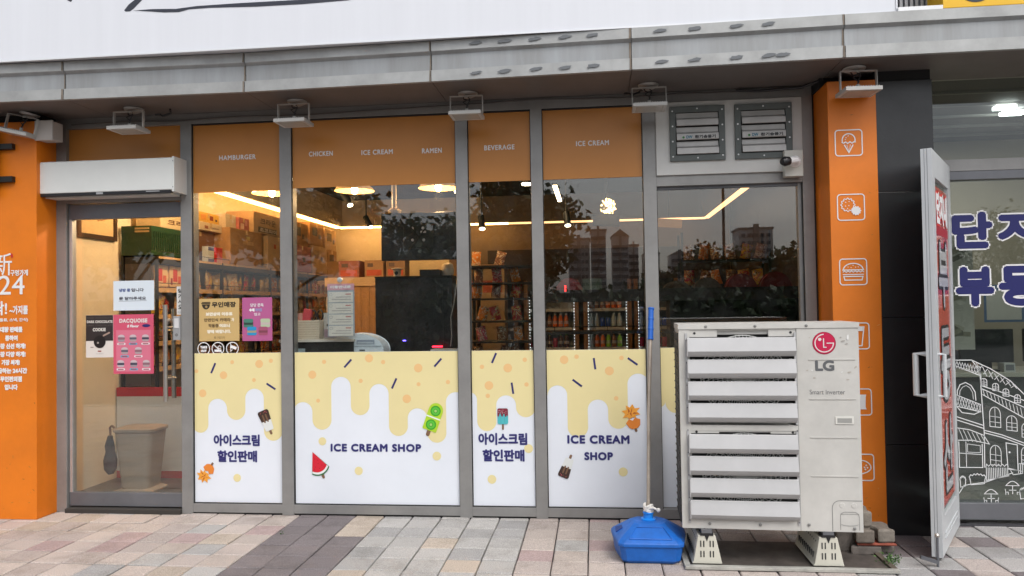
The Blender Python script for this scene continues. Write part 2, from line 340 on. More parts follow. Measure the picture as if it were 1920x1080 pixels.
# soffit, fascia
FX = [-9, -5.9, -4.68, -3.45, -2.215, -.985, .25, 1.47, 2.70, 3.93, 9]; FY = [-.53, -.52, -.51, -.48, -.455, -.485, -.525, -.56, -.565, -.56, -.55]
GMK = C(.13, .14, .15, .6)
def marks(f, i):
    for zc in (2.872, 3.058):
        for k, x in enumerate([-.70, -.52, -.33, -.15, .02, .42, .62, .86, 1.04, 1.12]):
            if (zc > 3 and k == 9) or i != (5 if x < .25 else 6): continue
            rr = random.Random(int(x*100)+int(zc*10)); yy = FY[i]+(x-FX[i])/(FX[i+1]-FX[i])*(FY[i+1]-FY[i])
            f.poly([(x+.042*rr.uniform(.7, 1.2)*math.cos(a), zc+.0105*rr.uniform(.7, 1.3)*math.sin(a)+.004*math.cos(a)) for a in [2*math.pi*q/14 for q in range(14)]], yy-.0165, GMK)
for i in range(len(FX)-1):
    s1 = MB(); x0, x1, y0, y1 = FX[i]+.002, FX[i+1]-.002, FY[i], FY[i+1]
    s1.add([(x0, y0, 2.84), (x1, y1, 2.84), (x1, .02, 2.84), (x0, .02, 2.84), (x0, y0, 2.87), (x1, y1, 2.87), (x1, .02, 2.87), (x0, .02, 2.87)], [(0, 3, 2, 1), (4, 5, 6, 7), (0, 1, 5, 4), (1, 2, 6, 5), (3, 0, 4, 7), (2, 3, 7, 6)], SOF); part('soffit', s1)
    f = MB()
    prof = [(0, 2.836), (0, 2.905), (.022, 2.909), (.022, 3.008), (.004, 3.022), (0, 3.026), (0, 3.088), (.2, 3.09)]
    vs = [(x0, y0-.01+p[0], p[1]) for p in prof]+[(x1, y1-.01+p[0], p[1]) for p in prof]; n = len(prof)
    for k in range(n-1): f.add([vs[k], vs[n+k], vs[n+k+1], vs[k+1]], [(0, 1, 2, 3)], FAL if k in (0, 5) else FAS)
    f.add([vs[0], vs[n], (x1, y1+.02, 2.836), (x0, y0+.02, 2.836)], [(3, 2, 1, 0)], FAL)
    rr = random.Random(i)
    # rusty end trims and peeled adhesive marks
    for (xe, ye) in ((x1, y1),):
        for (za, zb, dy) in ((2.837, 2.904, -.0125), (2.91, 3.007, .0095), (3.027, 3.087, -.0125)):
            f.add([(xe-.008-rr.uniform(0, .006), ye+dy, za), (xe, ye+dy, za), (xe, ye+dy, zb), (xe-.006-rr.uniform(0, .006), ye+dy, zb)], [(0, 1, 2, 3)], RUST)
    marks(f, i)
    part('fascia_panel', f)
up_ = MB(); up_.box(-9, 9, -.3, 5.9, 3.1, 9, mat('upper_cladding', (.30, .31, .32), .5, .2, 3, .1)); part('upper_wall', up_)
cg = MB()
for k in range(46): cg.box(1.78+k*.03, 1.797+k*.03, -.33, -.3, 3.1, 4.4, C(.33, .34, .36, .4))
cg.box(1.775, 2.02, -.55, -.3, 3.09, 3.118, ALU); part('corrugated_panel', cg)
# shopfront frame (gaps between pieces: butt joints)
fr = MB(); Y0, Y1 = 0, .10
fr.box(-3.90, 1.435, Y0, Y1, 2.765, 2.839, FR)
for a, b_ in ((-3.90, -3.795), (-2.92, -2.838), (-2.184, -2.1), (-.929, -.845), (-.411, -.333), (.34, .427), (1.366, 1.435)): fr.box(a, b_, -.002, Y1, 0, 2.765, FR)
for a, b_ in ((-2.838, -2.184), (-2.1, -.929), (-.845, -.411), (-.333, .34), (.427, 1.366)): fr.box(a, b_, Y0, Y1, .012, .073, FR)
fr.box(.427, 1.366, Y0, Y1, 2.21, 2.278, FR); fr.box(-3.795, -2.92, Y0, Y1, 2.222, 2.262, FR)
for a, b_ in ((-2.838, -2.184), (-2.1, -.929), (-.845, -.411), (-.333, .34)): fr.box(a, b_, .006, Y1, 2.755, 2.765, GAP)
for a in (-2.838, -2.1, -.845, -.333, .427): fr.box(a, a+.004, .008, .02, .073, 2.755, GAP)
for a in (-2.184, -.929, -.411, .34, 1.366): fr.box(a-.004, a, .008, .02, .073, 2.755, GAP)
fr.box(-3.9, 1.43, .01, .09, -.01, .012, GAP)
for a, b_ in ((-2.838, -2.184), (-2.1, -.929), (-.845, -.411), (-.333, .34)): fr.box(a, b_, .004, .018, .073, .0775, GAP)
part('shopfront_frame', fr, bevel=.0015)

# ---------- printed figures on the films ----------
DK = C(.045, .022, .015, .5); MB_ = C(.17, .09, .05, .5); STK = C(.20, .11, .06, .5); SHD = C(.55, .58, .62, .5)
def fig(mb, kind, x, z, h, a, y):
    def P(pts): return rot2(pts, a, x, z, h)
    def put(pts, m, d): mb.poly(P(pts), y-d, m)
    e = .0008
    if kind == 'choc':
        put(rrect(-.05, .05, -.5, -.2, .045), STK, e)
        put([(-.17, -.30)]+arc(-.12, -.28, .05, .05, 180, 270, 4)+arc(.12, -.28, .05, .05, 270, 360, 4)+[(.20, .06), (-.20, .06)], C(.70, .72, .70, .5), e*2)
        put([(-.20, .06), (.20, .06)]+arc(.14, .40, .09, .09, 0, 90, 6)+arc(-.14, .40, .09, .09, 90, 180, 6), DK, e*2.2)
        for q in (-.1, .03): put(rrect(q, q+.065, .0, .33, .03), MB_, e*3)
        for i in range(9):
            r_ = random.Random(i); put(rot2(rrect(-.02, .02, -.006, .006, .005, 2), r_.uniform(0, 180), r_.uniform(-.15, .15), r_.uniform(.36, .46)), C(.5, .1, .12, .5), e*3)
    elif kind == 'melon':
        put(rrect(-.05, .05, -.5, -.2, .045), STK, e)
        put([(0, .55), (-.36, -.19)]+arc(0, .1, .46, .46, 219, 321, 12)[0:]+[(.36, -.19)], C(.02, .16, .05, .5), e*2)
        put([(0, .55), (-.335, -.17)]+arc(0, .12, .43, .43, 222, 318, 12)+[(.335, -.17)], C(.78, .8, .78, .5), e*3)
        put([(0, .55), (-.30, -.10)]+arc(0, .16, .39, .39, 224, 316, 12)+[(.30, -.10)], C(.62, .012, .03, .5), e*4)
        for (sx_, sz_) in ((-.12, .0), (.02, .08), (.13, -.03), (0, -.1), (-.03, .28), (-.2, -.08), (.19, -.12), (.06, .2)): put(rot2(rrect(-.008, .008, -.018, .018, .007, 2), 10, sx_, sz_), C(.1, .01, .01, .5), e*5)
    elif kind == 'kiwi':
        put(rrect(-.055, .055, -.5, -.25, .05), STK, e)
        put(rrect(-.215, .215, -.33, .2, .03)[:0]+[(-.215, -.3)]+arc(-.185, -.3, .03, .03, 180, 270, 3)+arc(.185, -.3, .03, .03, 270, 360, 3)+arc(0, .28, .215, .22, 0, 180, 14), C(.42, .62, .03, .5), e*2)
        put([(-.215, .085), (.215, .085), (.215, .045), (-.215, .045)], C(.8, .85, .75, .5), e*3)
        for cz in (.27, -.15):
            for r_, c_, k in ((.155, C(.04, .34, .02, .5), 3), (.115, C(.10, .50, .04, .5), 4), (.06, C(.03, .30, .02, .5), 5), (.04, C(.35, .62, .15, .5), 6)): put(arc(0, cz, r_, r_, 0, 343, 20), c_, e*k)
    elif kind == 'berry':
        put(rrect(-.045, .045, -.5, -.2, .03), STK, e)
        put(rrect(-.25, .25, -.24, .5, .08), C(.08, .46, .50, .5), e*2)
        for q in (-.09, .08): put(rrect(q-.01, q+.01, -.2, .1, .008), C(.05, .33, .37, .5), e*3)
        put([(-.25, .15), (-.2, .10), (-.16, .2), (-.12, .3), (-.06, .12), (0, .12), (.03, .24), (.08, .25), (.11, .1), (.17, .12), (.19, .2), (.25, .12)]+arc(.17, .42, .08, .08, 0, 90, 5)+arc(-.17, .42, .08, .08, 90, 180, 5), C(.20, .015, .035, .5), e*4)
        for i in range(14):
            r_ = random.Random(i+40); put(rot2(rrect(-.018, .018, -.007, .007, .005, 2), r_.uniform(0, 180), r_.uniform(-.2, .2), r_.uniform(.27, .45)), C(.75, .6, .6, .5), e*5)
    elif kind == 'maple':
        OR = C(.72, .22, .03, .5); OD = C(.45, .10, .015, .5)
        put(rrect(-.05, .05, .36, .56, .04), STK, e)
        put([(-.28, .12), (-.1, .02), (.02, .1), (.14, .0), (.30, .14), (.22, .34), (.12, .42), (-.1, .42), (-.22, .33)], OR, e*2)
        lf = [(-.05, -.02), (-.16, .04), (-.14, -.08), (-.34, -.05), (-.24, -.2), (-.4, -.3), (-.2, -.34), (-.16, -.52), (-.02, -.42), (.1, -.54), (.12, -.36), (.32, -.38), (.22, -.22), (.36, -.1), (.16, -.08), (.14, .0)]
        put(lf, C(.80, .34, .04, .5), e*2)
        for q in ((-.28, -.12, -.1, -.2), (.26, -.14, .08, -.22), (-.12, -.42, -.04, -.26), (.06, -.44, .04, -.28), (0, -.06, 0, -.24)): put([(q[0], q[1]), (q[2]-.03, q[3]), (q[2]+.05, q[3]+.05)], OD, e*3)
G = {}
G['G1'] = dict(
 drips= [(-2.849, -2.734, 0.566, 'd'), (-2.732, -2.594, 0.806, 'u'), (-2.595, -2.459, 0.657, 'd'), (-2.457, -2.321, 0.876, 'u'), (-2.324, -2.187, 0.511, 'd')] ,
 dots= [(-2.819, 1.002, 0.014), (-2.553, 1.064, 0.014), (-2.618, 0.972, 0.028), (-2.354, 1.05, 0.029), (-2.268, 1.071, 0.015), (-2.393, 0.937, 0.014), (-2.774, 0.845, 0.028)] ,
 blobs= [(-2.522, 0.25, 0.028)] ,
 spr= [(-2.71, 0.987, -2.678, 1.058), (-2.301, 0.912, -2.236, 0.871)] ,
 texts= [('아이스크림', -2.693, -2.355, 0.474, 0.554), ('할인판매', -2.666, -2.375, 0.361, 0.442)] ,
 pops= [('choc', -2.299, 0.64, 0.18, 22), ('maple', -2.747, 0.287, 0.15, -35)] )
G['G2'] = dict(
 drips= [(-2.105, -1.968, 0.781, 'u'), (-1.97, -1.834, 0.589, 'd'), (-1.83, -1.691, 0.956, 'u'), (-1.694, -1.561, 0.69, 'd'), (-1.558, -1.421, 0.905, 'u'), (-1.425, -1.291, 0.547, 'd'), (-1.289, -1.153, 0.737, 'u'), (-1.156, -1.024, 0.502, 'd'), (-1.019, -0.886, 0.847, 'u')] ,
 dots= [(-1.967, 0.972, 0.029), (-1.881, 1.061, 0.015), (-1.927, 0.791, 0.014), (-1.559, 1.083, 0.029), (-1.459, 1.056, 0.015), (-1.62, 0.927, 0.015), (-1.295, 0.802, 0.03), (-1.212, 1.013, 0.03), (-1.211, 0.902, 0.014), (-1.006, 0.916, 0.015)] ,
 blobs= [(-1.899, 0.509, 0.028), (-1.641, 0.306, 0.029), (-1.09, 0.411, 0.03)] ,
 spr= [(-1.736, 1.021, -1.685, 1.076), (-1.399, 0.873, -1.366, 0.943), (-1.099, 1.022, -1.049, 1.077)] ,
 texts= [('ICE CREAM SHOP', -1.839, -1.199, 0.439, 0.492)] ,
 pops= [('kiwi', -1.115, 0.659, 0.235, -20), ('melon', -1.927, 0.34, 0.19, 24)] )
G['G3'] = dict(
 drips= [(-0.909, -0.805, 0.846, 'u'), (-0.809, -0.677, 0.582, 'd'), (-0.673, -0.539, 0.824, 'u'), (-0.541, -0.408, 0.676, 'd')] ,
 dots= [(-0.769, 1.018, 0.015), (-0.592, 1.009, 0.03), (-0.475, 1.064, 0.015), (-0.723, 0.891, 0.03), (-0.732, 0.821, 0.015), (-0.466, 0.897, 0.015)] ,
 blobs= [(-0.459, 0.465, 0.03), (-0.712, 0.256, 0.03)] ,
 spr= [(-0.7, 1.044, -0.67, 1.111), (-0.567, 0.91, -0.557, 0.834)] ,
 texts= [('아이스크림', -0.8, -0.468, 0.489, 0.569), ('할인판매', -0.773, -0.488, 0.378, 0.458)] ,
 pops= [('berry', -0.631, 0.664, 0.145, 0)] )
G['G4'] = dict(
 drips= [(-0.324, -0.191, 0.89, 'u'), (-0.194, -0.058, 0.541, 'd'), (-0.054, 0.081, 0.794, 'u'), (0.077, 0.207, 0.599, 'd'), (0.214, 0.351, 0.966, 'u')] ,
 dots= [(-0.209, 1.062, 0.029), (-0.125, 1.082, 0.015), (0.174, 1.071, 0.015), (0.092, 0.985, 0.03), (0.134, 0.802, 0.015)] ,
 blobs= [(0.171, 0.313, 0.03)] ,
 spr= [(-0.01, 1.072, -0.001, 0.996), (0.216, 1.07, 0.279, 1.024), (-0.154, 0.928, -0.093, 0.882)] ,
 texts= [('ICE CREAM', -0.196, 0.216, 0.5, 0.556), ('SHOP', -0.084, 0.105, 0.39, 0.443)] ,
 pops= [('maple', 0.238, 0.671, 0.17, 196), ('choc', -0.202, 0.349, 0.165, 158)] )

def drips(mb, x0, x1, zt, L, y):
    P = [(x1, zt), (x0, zt)]
    L = [list(q) for q in L]
    for i in range(len(L)-1): L[i][1] = L[i+1][0] = (L[i][1]+L[i+1][0])/2
    for a, b_, z, k in L:
        r = (b_-a)/2; cx = (a+b_)/2
        P += [q for q in (arc(cx, z+r, r, r, 180, 360, 16) if k == 'd' else arc(cx, z-r, r, r, 180, 0, 16))]
    def cut(A, B, xc): t = (xc-A[0])/(B[0]-A[0]); return (xc, A[1]+(B[1]-A[1])*t)
    body_ = P[2:]; K = []
    for i, p in enumerate(body_):
        if i and (body_[i-1][0]-x0)*(p[0]-x0) < 0: K.append(cut(body_[i-1], p, x0))
        if i and (body_[i-1][0]-x1)*(p[0]-x1) < 0: K.append(cut(body_[i-1], p, x1))
        if x0 <= p[0] <= x1: K.append(p)
    if K[0][0] > x0: K = [(x0, K[0][1])]+K
    P = P[:2]+K
    Q = []
    for p in P:
        if not Q or (abs(p[0]-Q[-1][0])+abs(p[1]-Q[-1][1])) > 1e-5: Q.append(p)
    if Q[-1][0] < x1-.002: Q.append((x1, Q[-1][1]))
    mb.poly(Q, y, YEL)
def lower_film(x0, x1, zt, zb, g, win):
    f = MB(); f.box(x0, x1, .022, .0245, zb, zt, WHF); drips(f, x0+.0005, x1-.0005, zt-.0005, g['drips'], .0212)
    for x, z, r in g['dots']: f.disc(x, z, r*.98, .0204, DOT)
    for x, z, r in g['blobs']: f.disc(x, z, r, .0204, YEL)
    for a, b_, c, d in g['spr']: f.stroke([(a, b_), (c, d)], .0135, .0200, NAV)
    for s_, a, b_, c, d in g['texts']:
        f.text(s_, a-.002, b_+.002, c-.002, d+.002, .0200, C(.35, .38, .55, .5), fat=.0045); f.text(s_, a, b_, c, d, .0192, NAV, fat=.0030)
    for k, x, z, h, a in g['pops']: fig(f, k, x, z, h, a, .0195)
    f.build('lower_film', win)
def header_film(x0, x1, zb, texts, win, zt=2.755):
    f = MB(); f.box(x0, x1, .022, .0245, zb, zt, ORF)
    for s_, a, b_, z in texts: f.text(s_, a, b_, z-.0175, z+.0175, .0212, LET, fat=.0012)
    f.build('header_film', win)
WINS = [(-2.838, -2.184, 'G1', 2.272, [('HAMBURGER', -2.640, -2.367, 2.517)]), (-2.1, -.929, 'G2', 2.283, [('CHICKEN', -1.977, -1.803, 2.520), ('ICE CREAM', -1.597, -1.373, 2.516), ('RAMEN', -1.166, -1.027, 2.512)]),
        (-.845, -.411, 'G3', 2.283, [('BEVERAGE', -.731, -.522, 2.516)]), (-.333, .34, 'G4', 2.283, [('ICE CREAM', -.103, .118, 2.521)])]
for x0, x1, gk, zb, tx in WINS:
    w = MB(); w.box(x0+.001, x1-.001, .026, .032, .0735, 2.765, GL); win = part('window', w)
    i0, i1 = (x0+.015, x1-.008)
    if gk == 'G1': i0 = x0+.004
    header_film(x0+.004, x1-.006, zb, tx, win); lower_film(x0+.004 if gk in ('G1',) else x0+.006, x1-.006, 1.128, .078, G[gk], win)
w = MB(); w.box(.428, 1.365, .05, .056, .0735, 2.209, GL); win = part('window', w)
f = MB(); f.box(.428, .74, .044, .0465, .078, 1.135, WHF); drips(f, .4285, .74, 1.1345, [(.38, .46, .74, 'd'), (.46, .60, .70, 'd'), (.60, .745, .93, 'u')], .0432)
f.disc(.565, .95, .03, .0424, DOT); f.build('lower_film', win)
sash = MB(); sash.box(1.34, 1.366, .03, .07, .074, 2.21, FR); sash.box(.427, 1.34, .036, .07, 2.192, 2.21, FRD); part('window_sash', sash)
# orange header over the door
w = MB(); w.box(-3.7965, -2.919, .03, .036, 2.262, 2.765, ORF); part('header_panel', w)
# fan board
w = MB(); w.box(.427, 1.366, -.018, .06, 2.279, 2.764, mat('white_board', (.60, .60, .575), .5, 0, 3, .1)); part('vent_board', w, bevel=.003)
w = MB(); w.box(1.436, 1.95, .022, .118, 0, 3.0, BRN); w.box(-4.15, -3.901, .022, .118, 0, 3.0, BRN); w.box(-4.15, 1.95, .022, .11, 2.8405, 3.0, BRN); part('wall', w)  # filler boxes added to stop interior light leaking past the frame
# ---------- door ----------
d = MB(); d.box(-3.79, -2.925, .02, .065, 2.108, 2.215, FRD); d.box(-3.79, -2.925, .02, .065, .04, .137, FRD); d.box(-3.787, -3.765, .018, .065, .137, 2.108, ALU)
door = part('door', d, bevel=.002)
gl = MB(); gl.box(-3.765, -2.922, .038, .046, .137, 2.108, GL); gl.build('glass', door)
for x, y0, z0, z1 in ((-3.013, -.045, .795, 1.475), (-3.047, .12, .80, 1.45)):
    h = MB(); h.tube([(x, y0, z0), (x, y0, z1)], .016, STL, 14)
    for z in (z0+.16, z1-.16): h.tube([(x, y0, z), (x+.03 if y0 < 0 else x-.02, .04, z)], .008, STL, 8)
    h.build('handle', door, smooth=True)
h = MB(); h.lathe([(.02, 0), (.02, .03), (.012, .035)], (-3.04, .038, 1.36), STL, 16, 'Y'); h.build('knob', door, smooth=True)
k = MB(); k.box(-2.975, -2.922, -.012, .034, 1.225, 1.395, C(.5, .51, .52, .3, metal=.5)); k.box(-2.966, -2.931, -.0145, -.0125, 1.31, 1.38, C(.62, .62, .62, .3)); k.poly(arc(-2.948, 1.262, .012, .012, 0, 340, 12), -.0135, C(.2, .2, .2, .4)); k.build('lock', door, bevel=.006)
th = MB(); th.box(-3.79, -2.92, -.03, .06, 0, .03, C(.04, .035, .03, .9)); part('threshold', th)
# ---------- pillars ----------
def scuff(p, xa, xb, y, seed):
    r_ = random.Random(seed)
    for k in range(34):
        x = r_.uniform(xa, xb); z = abs(r_.gauss(0, .35))+.02 if k < 22 else r_.uniform(.3, 2.6); s_ = r_.uniform(.002, .008)
        p.poly(rot2([(s_*r_.uniform(.5, 2.2)*math.cos(a), s_*.5*r_.uniform(.4, 1)*math.sin(a)) for a in [j*.9 for j in range(7)]], r_.uniform(0, 180), x, z), y-.0001*(k % 5), C(*r_.choice(((.30, .11, .02), (.45, .17, .03), (.62, .30, .10))), .7))
p = MB(); p.box(-5.4, -3.872, -.2, .02, 0, 2.78, ORP); p.box(-5.4, -3.875, -.15, .02, 2.78, 2.84, GAP); scuff(p, -4.3, -3.88, -.2012, 3); pl = part('pillar', p, bevel=.002)
t = MB(); yy = -.2025; LT = LET
def tx(s_, a, b_, c, d_, bold=.02, keep=False): t.text(s_, a, b_, c, d_, yy, LT, fat=bold*.05, keep=keep)
tx('新', -4.20, -4.055, 1.70, 1.86, .01); tx('구멍가게', -4.067, -3.934, 1.695, 1.738, .03)
t.poly([(-4.066, 1.855), (-4.05, 1.85), (-4.046, 1.825), (-4.062, 1.825)], yy-.001, C(.5, .02, .02, .5))
tx('24', -4.155, -3.96, 1.565, 1.70, .015); tx('딱!', -4.20, -4.092, 1.42, 1.52, .05); tx('~가지를', -4.075, -3.934, 1.425, 1.488, .04)
tx('(아이스크림, 음료, 스낵, 간식)', -4.32, -3.934, 1.372, 1.400, .02)
for s_, a, b_, z in (('대량 판매를', -4.145, -3.975, 1.318), ('통하여', -4.108, -4.012, 1.258), ('가장 신선 하게!', -4.175, -3.952, 1.202), ('가장 다양 하게!', -4.175, -3.952, 1.145), ('가장 싸게!', -4.135, -3.995, 1.088), ('공급하는 24시간', -4.20, -3.94, 1.030), ('무인편의점', -4.145, -3.98, .972), ('입니다', -4.112, -4.012, .915)): tx(s_, a, b_, z-.018, z+.022, .05)
t.build('lettering', pl)
p = MB(); p.box(1.45, 1.735, -.28, .02, 0, 2.78, ORP); p.box(1.44, 1.735, -.15, .02, 2.78, 2.84, GAP); scuff(p, 1.46, 1.73, -.2812, 8); pr = part('pillar', p, bevel=.002)
yy = -.2825; iw = .0065; IN = 0
def I(pts, cx, cz, closed=False, w_=iw): ic.stroke([(cx+a, cz+b_) for a, b_ in pts], w_, yy, LT, closed)
for k, z in enumerate((2.397, 2.001, 1.605, 1.214, .813, .418)):
    cx = 1.568+k*.0035; ic = MB()
    I(rrect(-.079, .079, -.079, .079, .018, 4), cx, z, True)
    if k == 0:
        I(arc(0, .018, .038, .038, -15, 195, 16), cx, z); I([(-.042, .006), (-.03, -.002), (-.018, .006), (-.006, -.004), (.008, .006), (.02, -.003), (.03, .005), (.042, .004)], cx, z); I([(-.026, -.012), (0, -.06), (.026, -.012)], cx, z); I([(-.012, -.012), (0, -.05), (.01, -.012)], cx, z, w_=.003)
        for q in ((-.018, .03), (-.005, .04), (-.022, .018)): I([q, (q[0]+.006, q[1]+.005)], cx, z, w_=.004)
    elif k == 1:
        I([( -.018+(.038+.004*math.cos(a*12))*math.cos(a), .015+(.038+.004*math.cos(a*12))*math.sin(a)) for a in [2*math.pi*q/72 for q in range(72)]], cx, z, True, .005)
        ic.poly([(cx+.03+(.027+.003*math.cos(a*11))*math.cos(a), z-.022+(.027+.003*math.cos(a*11))*math.sin(a)) for a in [2*math.pi*q/66 for q in range(66)]], yy-.001, LT)
        for q in ((-.03, .03), (-.01, .035), (-.032, .008), (-.012, .01), (-.02, -.008)): ic.disc(cx+q[0], z+q[1], .0035, yy, LT, 8)
    elif k == 2:
        I([(-.06, .012)]+arc(0, .012, .058, .04, 170, 10, 12)+[(.06, .012)], cx, z, True); I([(-.062+.0104*q, .0+(.006 if q % 2 else -.002)) for q in range(13)], cx, z, w_=.005)
        I([(-.062, -.016), (.062, -.016)], cx, z, w_=.005); I([(-.056, -.028), (.056, -.028), (.05, -.05), (-.05, -.05)], cx, z, True)
        for q in ((-.03, .03), (0, .04), (.03, .03), (-.012, .026), (.014, .028)): ic.disc(cx+q[0], z+q[1], .003, yy, LT, 8)
    elif k == 3: I([(-.05, .055), (.05, .055), (.036, -.06), (-.036, -.06)], cx, z, True); ic.poly([(cx-.045, z+.055), (cx+.045, z+.055), (cx+.042, z+.03), (cx-.042, z+.03)], yy-.001, LT)
    elif k == 4: ic.poly([(cx-.05, z+.035), (cx-.045, z+.045), (cx+.05, z+.045), (cx+.046, z+.03), (cx+.044, z-.028), (cx+.05, z-.045), (cx-.05, z-.045), (cx-.044, z-.03), (cx-.044, z+.028)], yy, LT)
    else:
        I([(.06*math.cos(a)-.008*math.sin(a*2), .04*math.sin(a)+.01*math.cos(a)) for a in [2*math.pi*q/30 for q in range(30)]], cx, z, True)
        for a_, b_ in ((-.02, .0), (-.005, .01), (.025, .0), (.035, .012), (.03, -.012), (.042, -.002)): ic.disc(cx+a_, z+b_, .005, yy, LT, 8)
    ic.build('icon', pr)
p = MB()
for za, zb in ((0, .55), (.553, 1.32), (1.323, 2.09), (2.093, 2.775)): p.box(1.737, 2.075, -.25, .02, za, zb, STONE)
p.box(1.74, 2.07, -.24, .02, 2.775, 2.84, GAP); part('pillar', p, bevel=.0012)
hb = T('sign_bracket', 'black sign plate on two black arms at the left edge of the orange text pillar', 'bracket', (-4.3, -.22, 2.3))
for z in (2.375, 2.605): q = MB(); q.box(-4.5, -4.03, -.235, -.2, z-.022, z+.018, BMT); q.build('arm', hb, bevel=.002)
q = MB(); q.box(-4.6, -4.135, -.26, -.236, 2.27, 2.72, BMT); q.build('plate', hb, bevel=.003)
# ---------- shop sign ----------
sg = T('shop_sign', 'long white shop sign box with black brush strokes above the canopy', 'sign', (-2.5, -.5, 3.09))
s_ = MB(); s_.box(-9, 1.772, -.53, -.31, 3.094, 4.5, SIGN); s_.build('sign_face', sg, bevel=.004)
s_ = MB(); s_.box(-9, 1.776, -.536, -.5302, 3.0885, 3.099, C(.75, .76, .78, .3, metal=.3)); s_.box(1.770, 1.777, -.536, -.5302, 3.099, 4.5, C(.75, .76, .78, .3, metal=.3)); s_.build('trim', sg)
s_ = MB()
s_.poly([(-3.50, 3.62), (-3.43, 3.55), (-3.39, 3.475), (-3.365, 3.462), (-3.355, 3.475), (-3.40, 3.56), (-3.45, 3.64)], -.5312, INK)
s_.poly([(-2.995, 3.385), (-2.985, 3.376), (-2.955, 3.376), (-2.93, 3.392), (-2.86, 3.455), (-2.77, 3.57), (-2.80, 3.60), (-2.88, 3.48), (-2.965, 3.42)], -.5312, INK)
s_.poly([(-2.935, 3.380), (-2.90, 3.377), (-2.72, 3.356), (-2.62, 3.352), (-2.55, 3.366), (-2.42, 3.368), (-2.10, 3.357), (-1.80, 3.355), (-1.50, 3.362), (-1.44, 3.372), (-1.7, 3.383), (-2.2, 3.386), (-2.5, 3.384), (-2.64, 3.374), (-2.8, 3.382)], -.5318, INK)
s_.build('lettering', sg)
ys = T('shop_sign', 'yellow shop sign with a black round mark above the right end of the canopy', 'sign', (4, -.5, 3.1))
s_ = MB(); s_.box(2.028, 8.5, -.53, -.31, 3.104, 4.5, C(.80, .46, .01, .4)); s_.build('sign_face', ys, bevel=.004)
s_ = MB(); s_.disc(2.21, 3.235, .105, -.532, INK); s_.disc(2.21, 3.235, .05, -.5328, C(.80, .46, .01, .4)); s_.build('lettering', ys)

# ================= neighbouring office front =================
nb = T('office_front', 'estate agent office front with blue lettering and white line drawing on its glass', 'shopfront', (3.2, .05, 0))
f = MB(); f.box(2.078, 4.6, .0, .1, 2.19, 2.245, FRD); f.box(2.078, 4.6, -.004, .1, 2.245, 2.32, FR); f.box(2.078, 4.6, .0, .1, .035, .138, FRD); f.box(2.078, 2.13, .0, .1, .138, 2.19, FRD); f.box(4.55, 4.6, 0, .1, .138, 2.84, FRD); f.box(2.25, 3.0, -.03, 0, 0, .012, C(.04, .04, .045, .7)); f.build('frame', nb, bevel=.0015)
gl = MB(); gl.box(2.131, 4.549, .03, .036, .1385, 2.189, GLN); gw = gl.build('window', nb)
gl = MB(); gl.box(2.078, 4.549, .03, .036, 2.3205, 2.838, GLN); gl.build('upper_window', nb)
def outlined(mb, s_, x0, x1, z0, z1, y, m, mo, bold, out):
    mb.text(s_, x0-out, x1+out, z0-out, z1+out, y+.0016, mo, fat=bold+out); mb.text(s_, x0, x1, z0, z1, y, m, fat=bold)
f = MB(); BL = C(.006, .008, .11, .5)
for s_, x0, x1, z0, z1 in (('단', 2.288, 2.535, 1.750, 1.985), ('지', 2.562, 2.83, 1.765, 1.982), ('내', 2.88, 3.13, 1.76, 1.985), ('부', 2.302, 2.535, 1.38, 1.635), ('동', 2.562, 2.83, 1.38, 1.635), ('산', 2.88, 3.13, 1.38, 1.635)):
    outlined(f, s_, x0, x1, z0, z1, .0255, BL, WHT, .014, .010)
f.build('lettering', gw)
dr = MB(); WL = C(.72, .74, .74, .5)
def gp(X, Y): px, py = 1620+X/2.16, 580+Y/2.16; return (2.27+(px-1790)*.00318, 2.0-(py-391)*.003385)
def D(pts, w_=.0052, closed=False): dr.stroke([gp(*p) for p in pts], w_, .0265, WL, closed)
D([(372, 205), (445, 205), (480, 250), (478, 258)]); D([(372, 225), (420, 245), (478, 268)]); D([(445, 205), (520, 240), (600, 290), (660, 350)]); D([(478, 230), (484, 310), (560, 335), (660, 372)])
for k in range(9): D([(374+k*11, 208+k*2.2), (384+k*11, 238+k*3)], .003); D([(386+k*11, 208+k*2.5), (376+k*11, 232+k*3.2)], .003)
for k in range(7): D([(465+k*24, 218+k*14), (482+k*24, 262+k*10)], .0035); D([(488+k*22, 228+k*13), (470+k*22, 252+k*11)], .0035)
D([(478, 258), (488, 500), (486, 640)]); D([(484, 322), (660, 400)]); D([(486, 345), (660, 445)]); 
for k in range(11): D([(488+k*15, 326+k*7.2), (494+k*15, 347+k*8.5)], .003)
D([(490, 490), (560, 508), (660, 545)]); D([(490, 500), (560, 518), (660, 555)])
def win(cx, cz, w_, h_, sk=.35):
    D([(cx-w_, cz+h_-sk*w_*.3), (cx-w_, cz-h_*.3)]+[(cx-w_*math.cos(R(a)), cz-h_*.3-h_*.7*math.sin(R(a))+sk*w_*(-.3+.6*a/180)) for a in range(15, 180, 22)]+[(cx+w_, cz-h_*.2), (cx+w_, cz+h_+sk*w_*.3)], .004, True); D([(cx, cz-h_*.9), (cx, cz+h_)], .003); D([(cx-w_, cz-.1*h_), (cx+w_, cz+.05*h_)], .003); D([(cx-w_, cz+.45*h_), (cx+w_, cz+.6*h_)], .003)
for a in ((493, 295, 12, 15), (540, 315, 12, 15), (581, 337, 12, 15), (627, 362, 12, 16), (534, 436, 22, 40), (601, 461, 21, 30), (655, 490, 14, 28), (532, 590, 22, 40), (650, 592, 14, 34)): win(*a)
D([(383, 350), (383, 330), (395, 305), (418, 296), (440, 308), (456, 335), (458, 370)]); D([(392, 348), (394, 330), (405, 315), (420, 308), (435, 318), (446, 338), (448, 365)], .003); D([(375, 345), (475, 385), (475, 415), (378, 392)], .005, True)
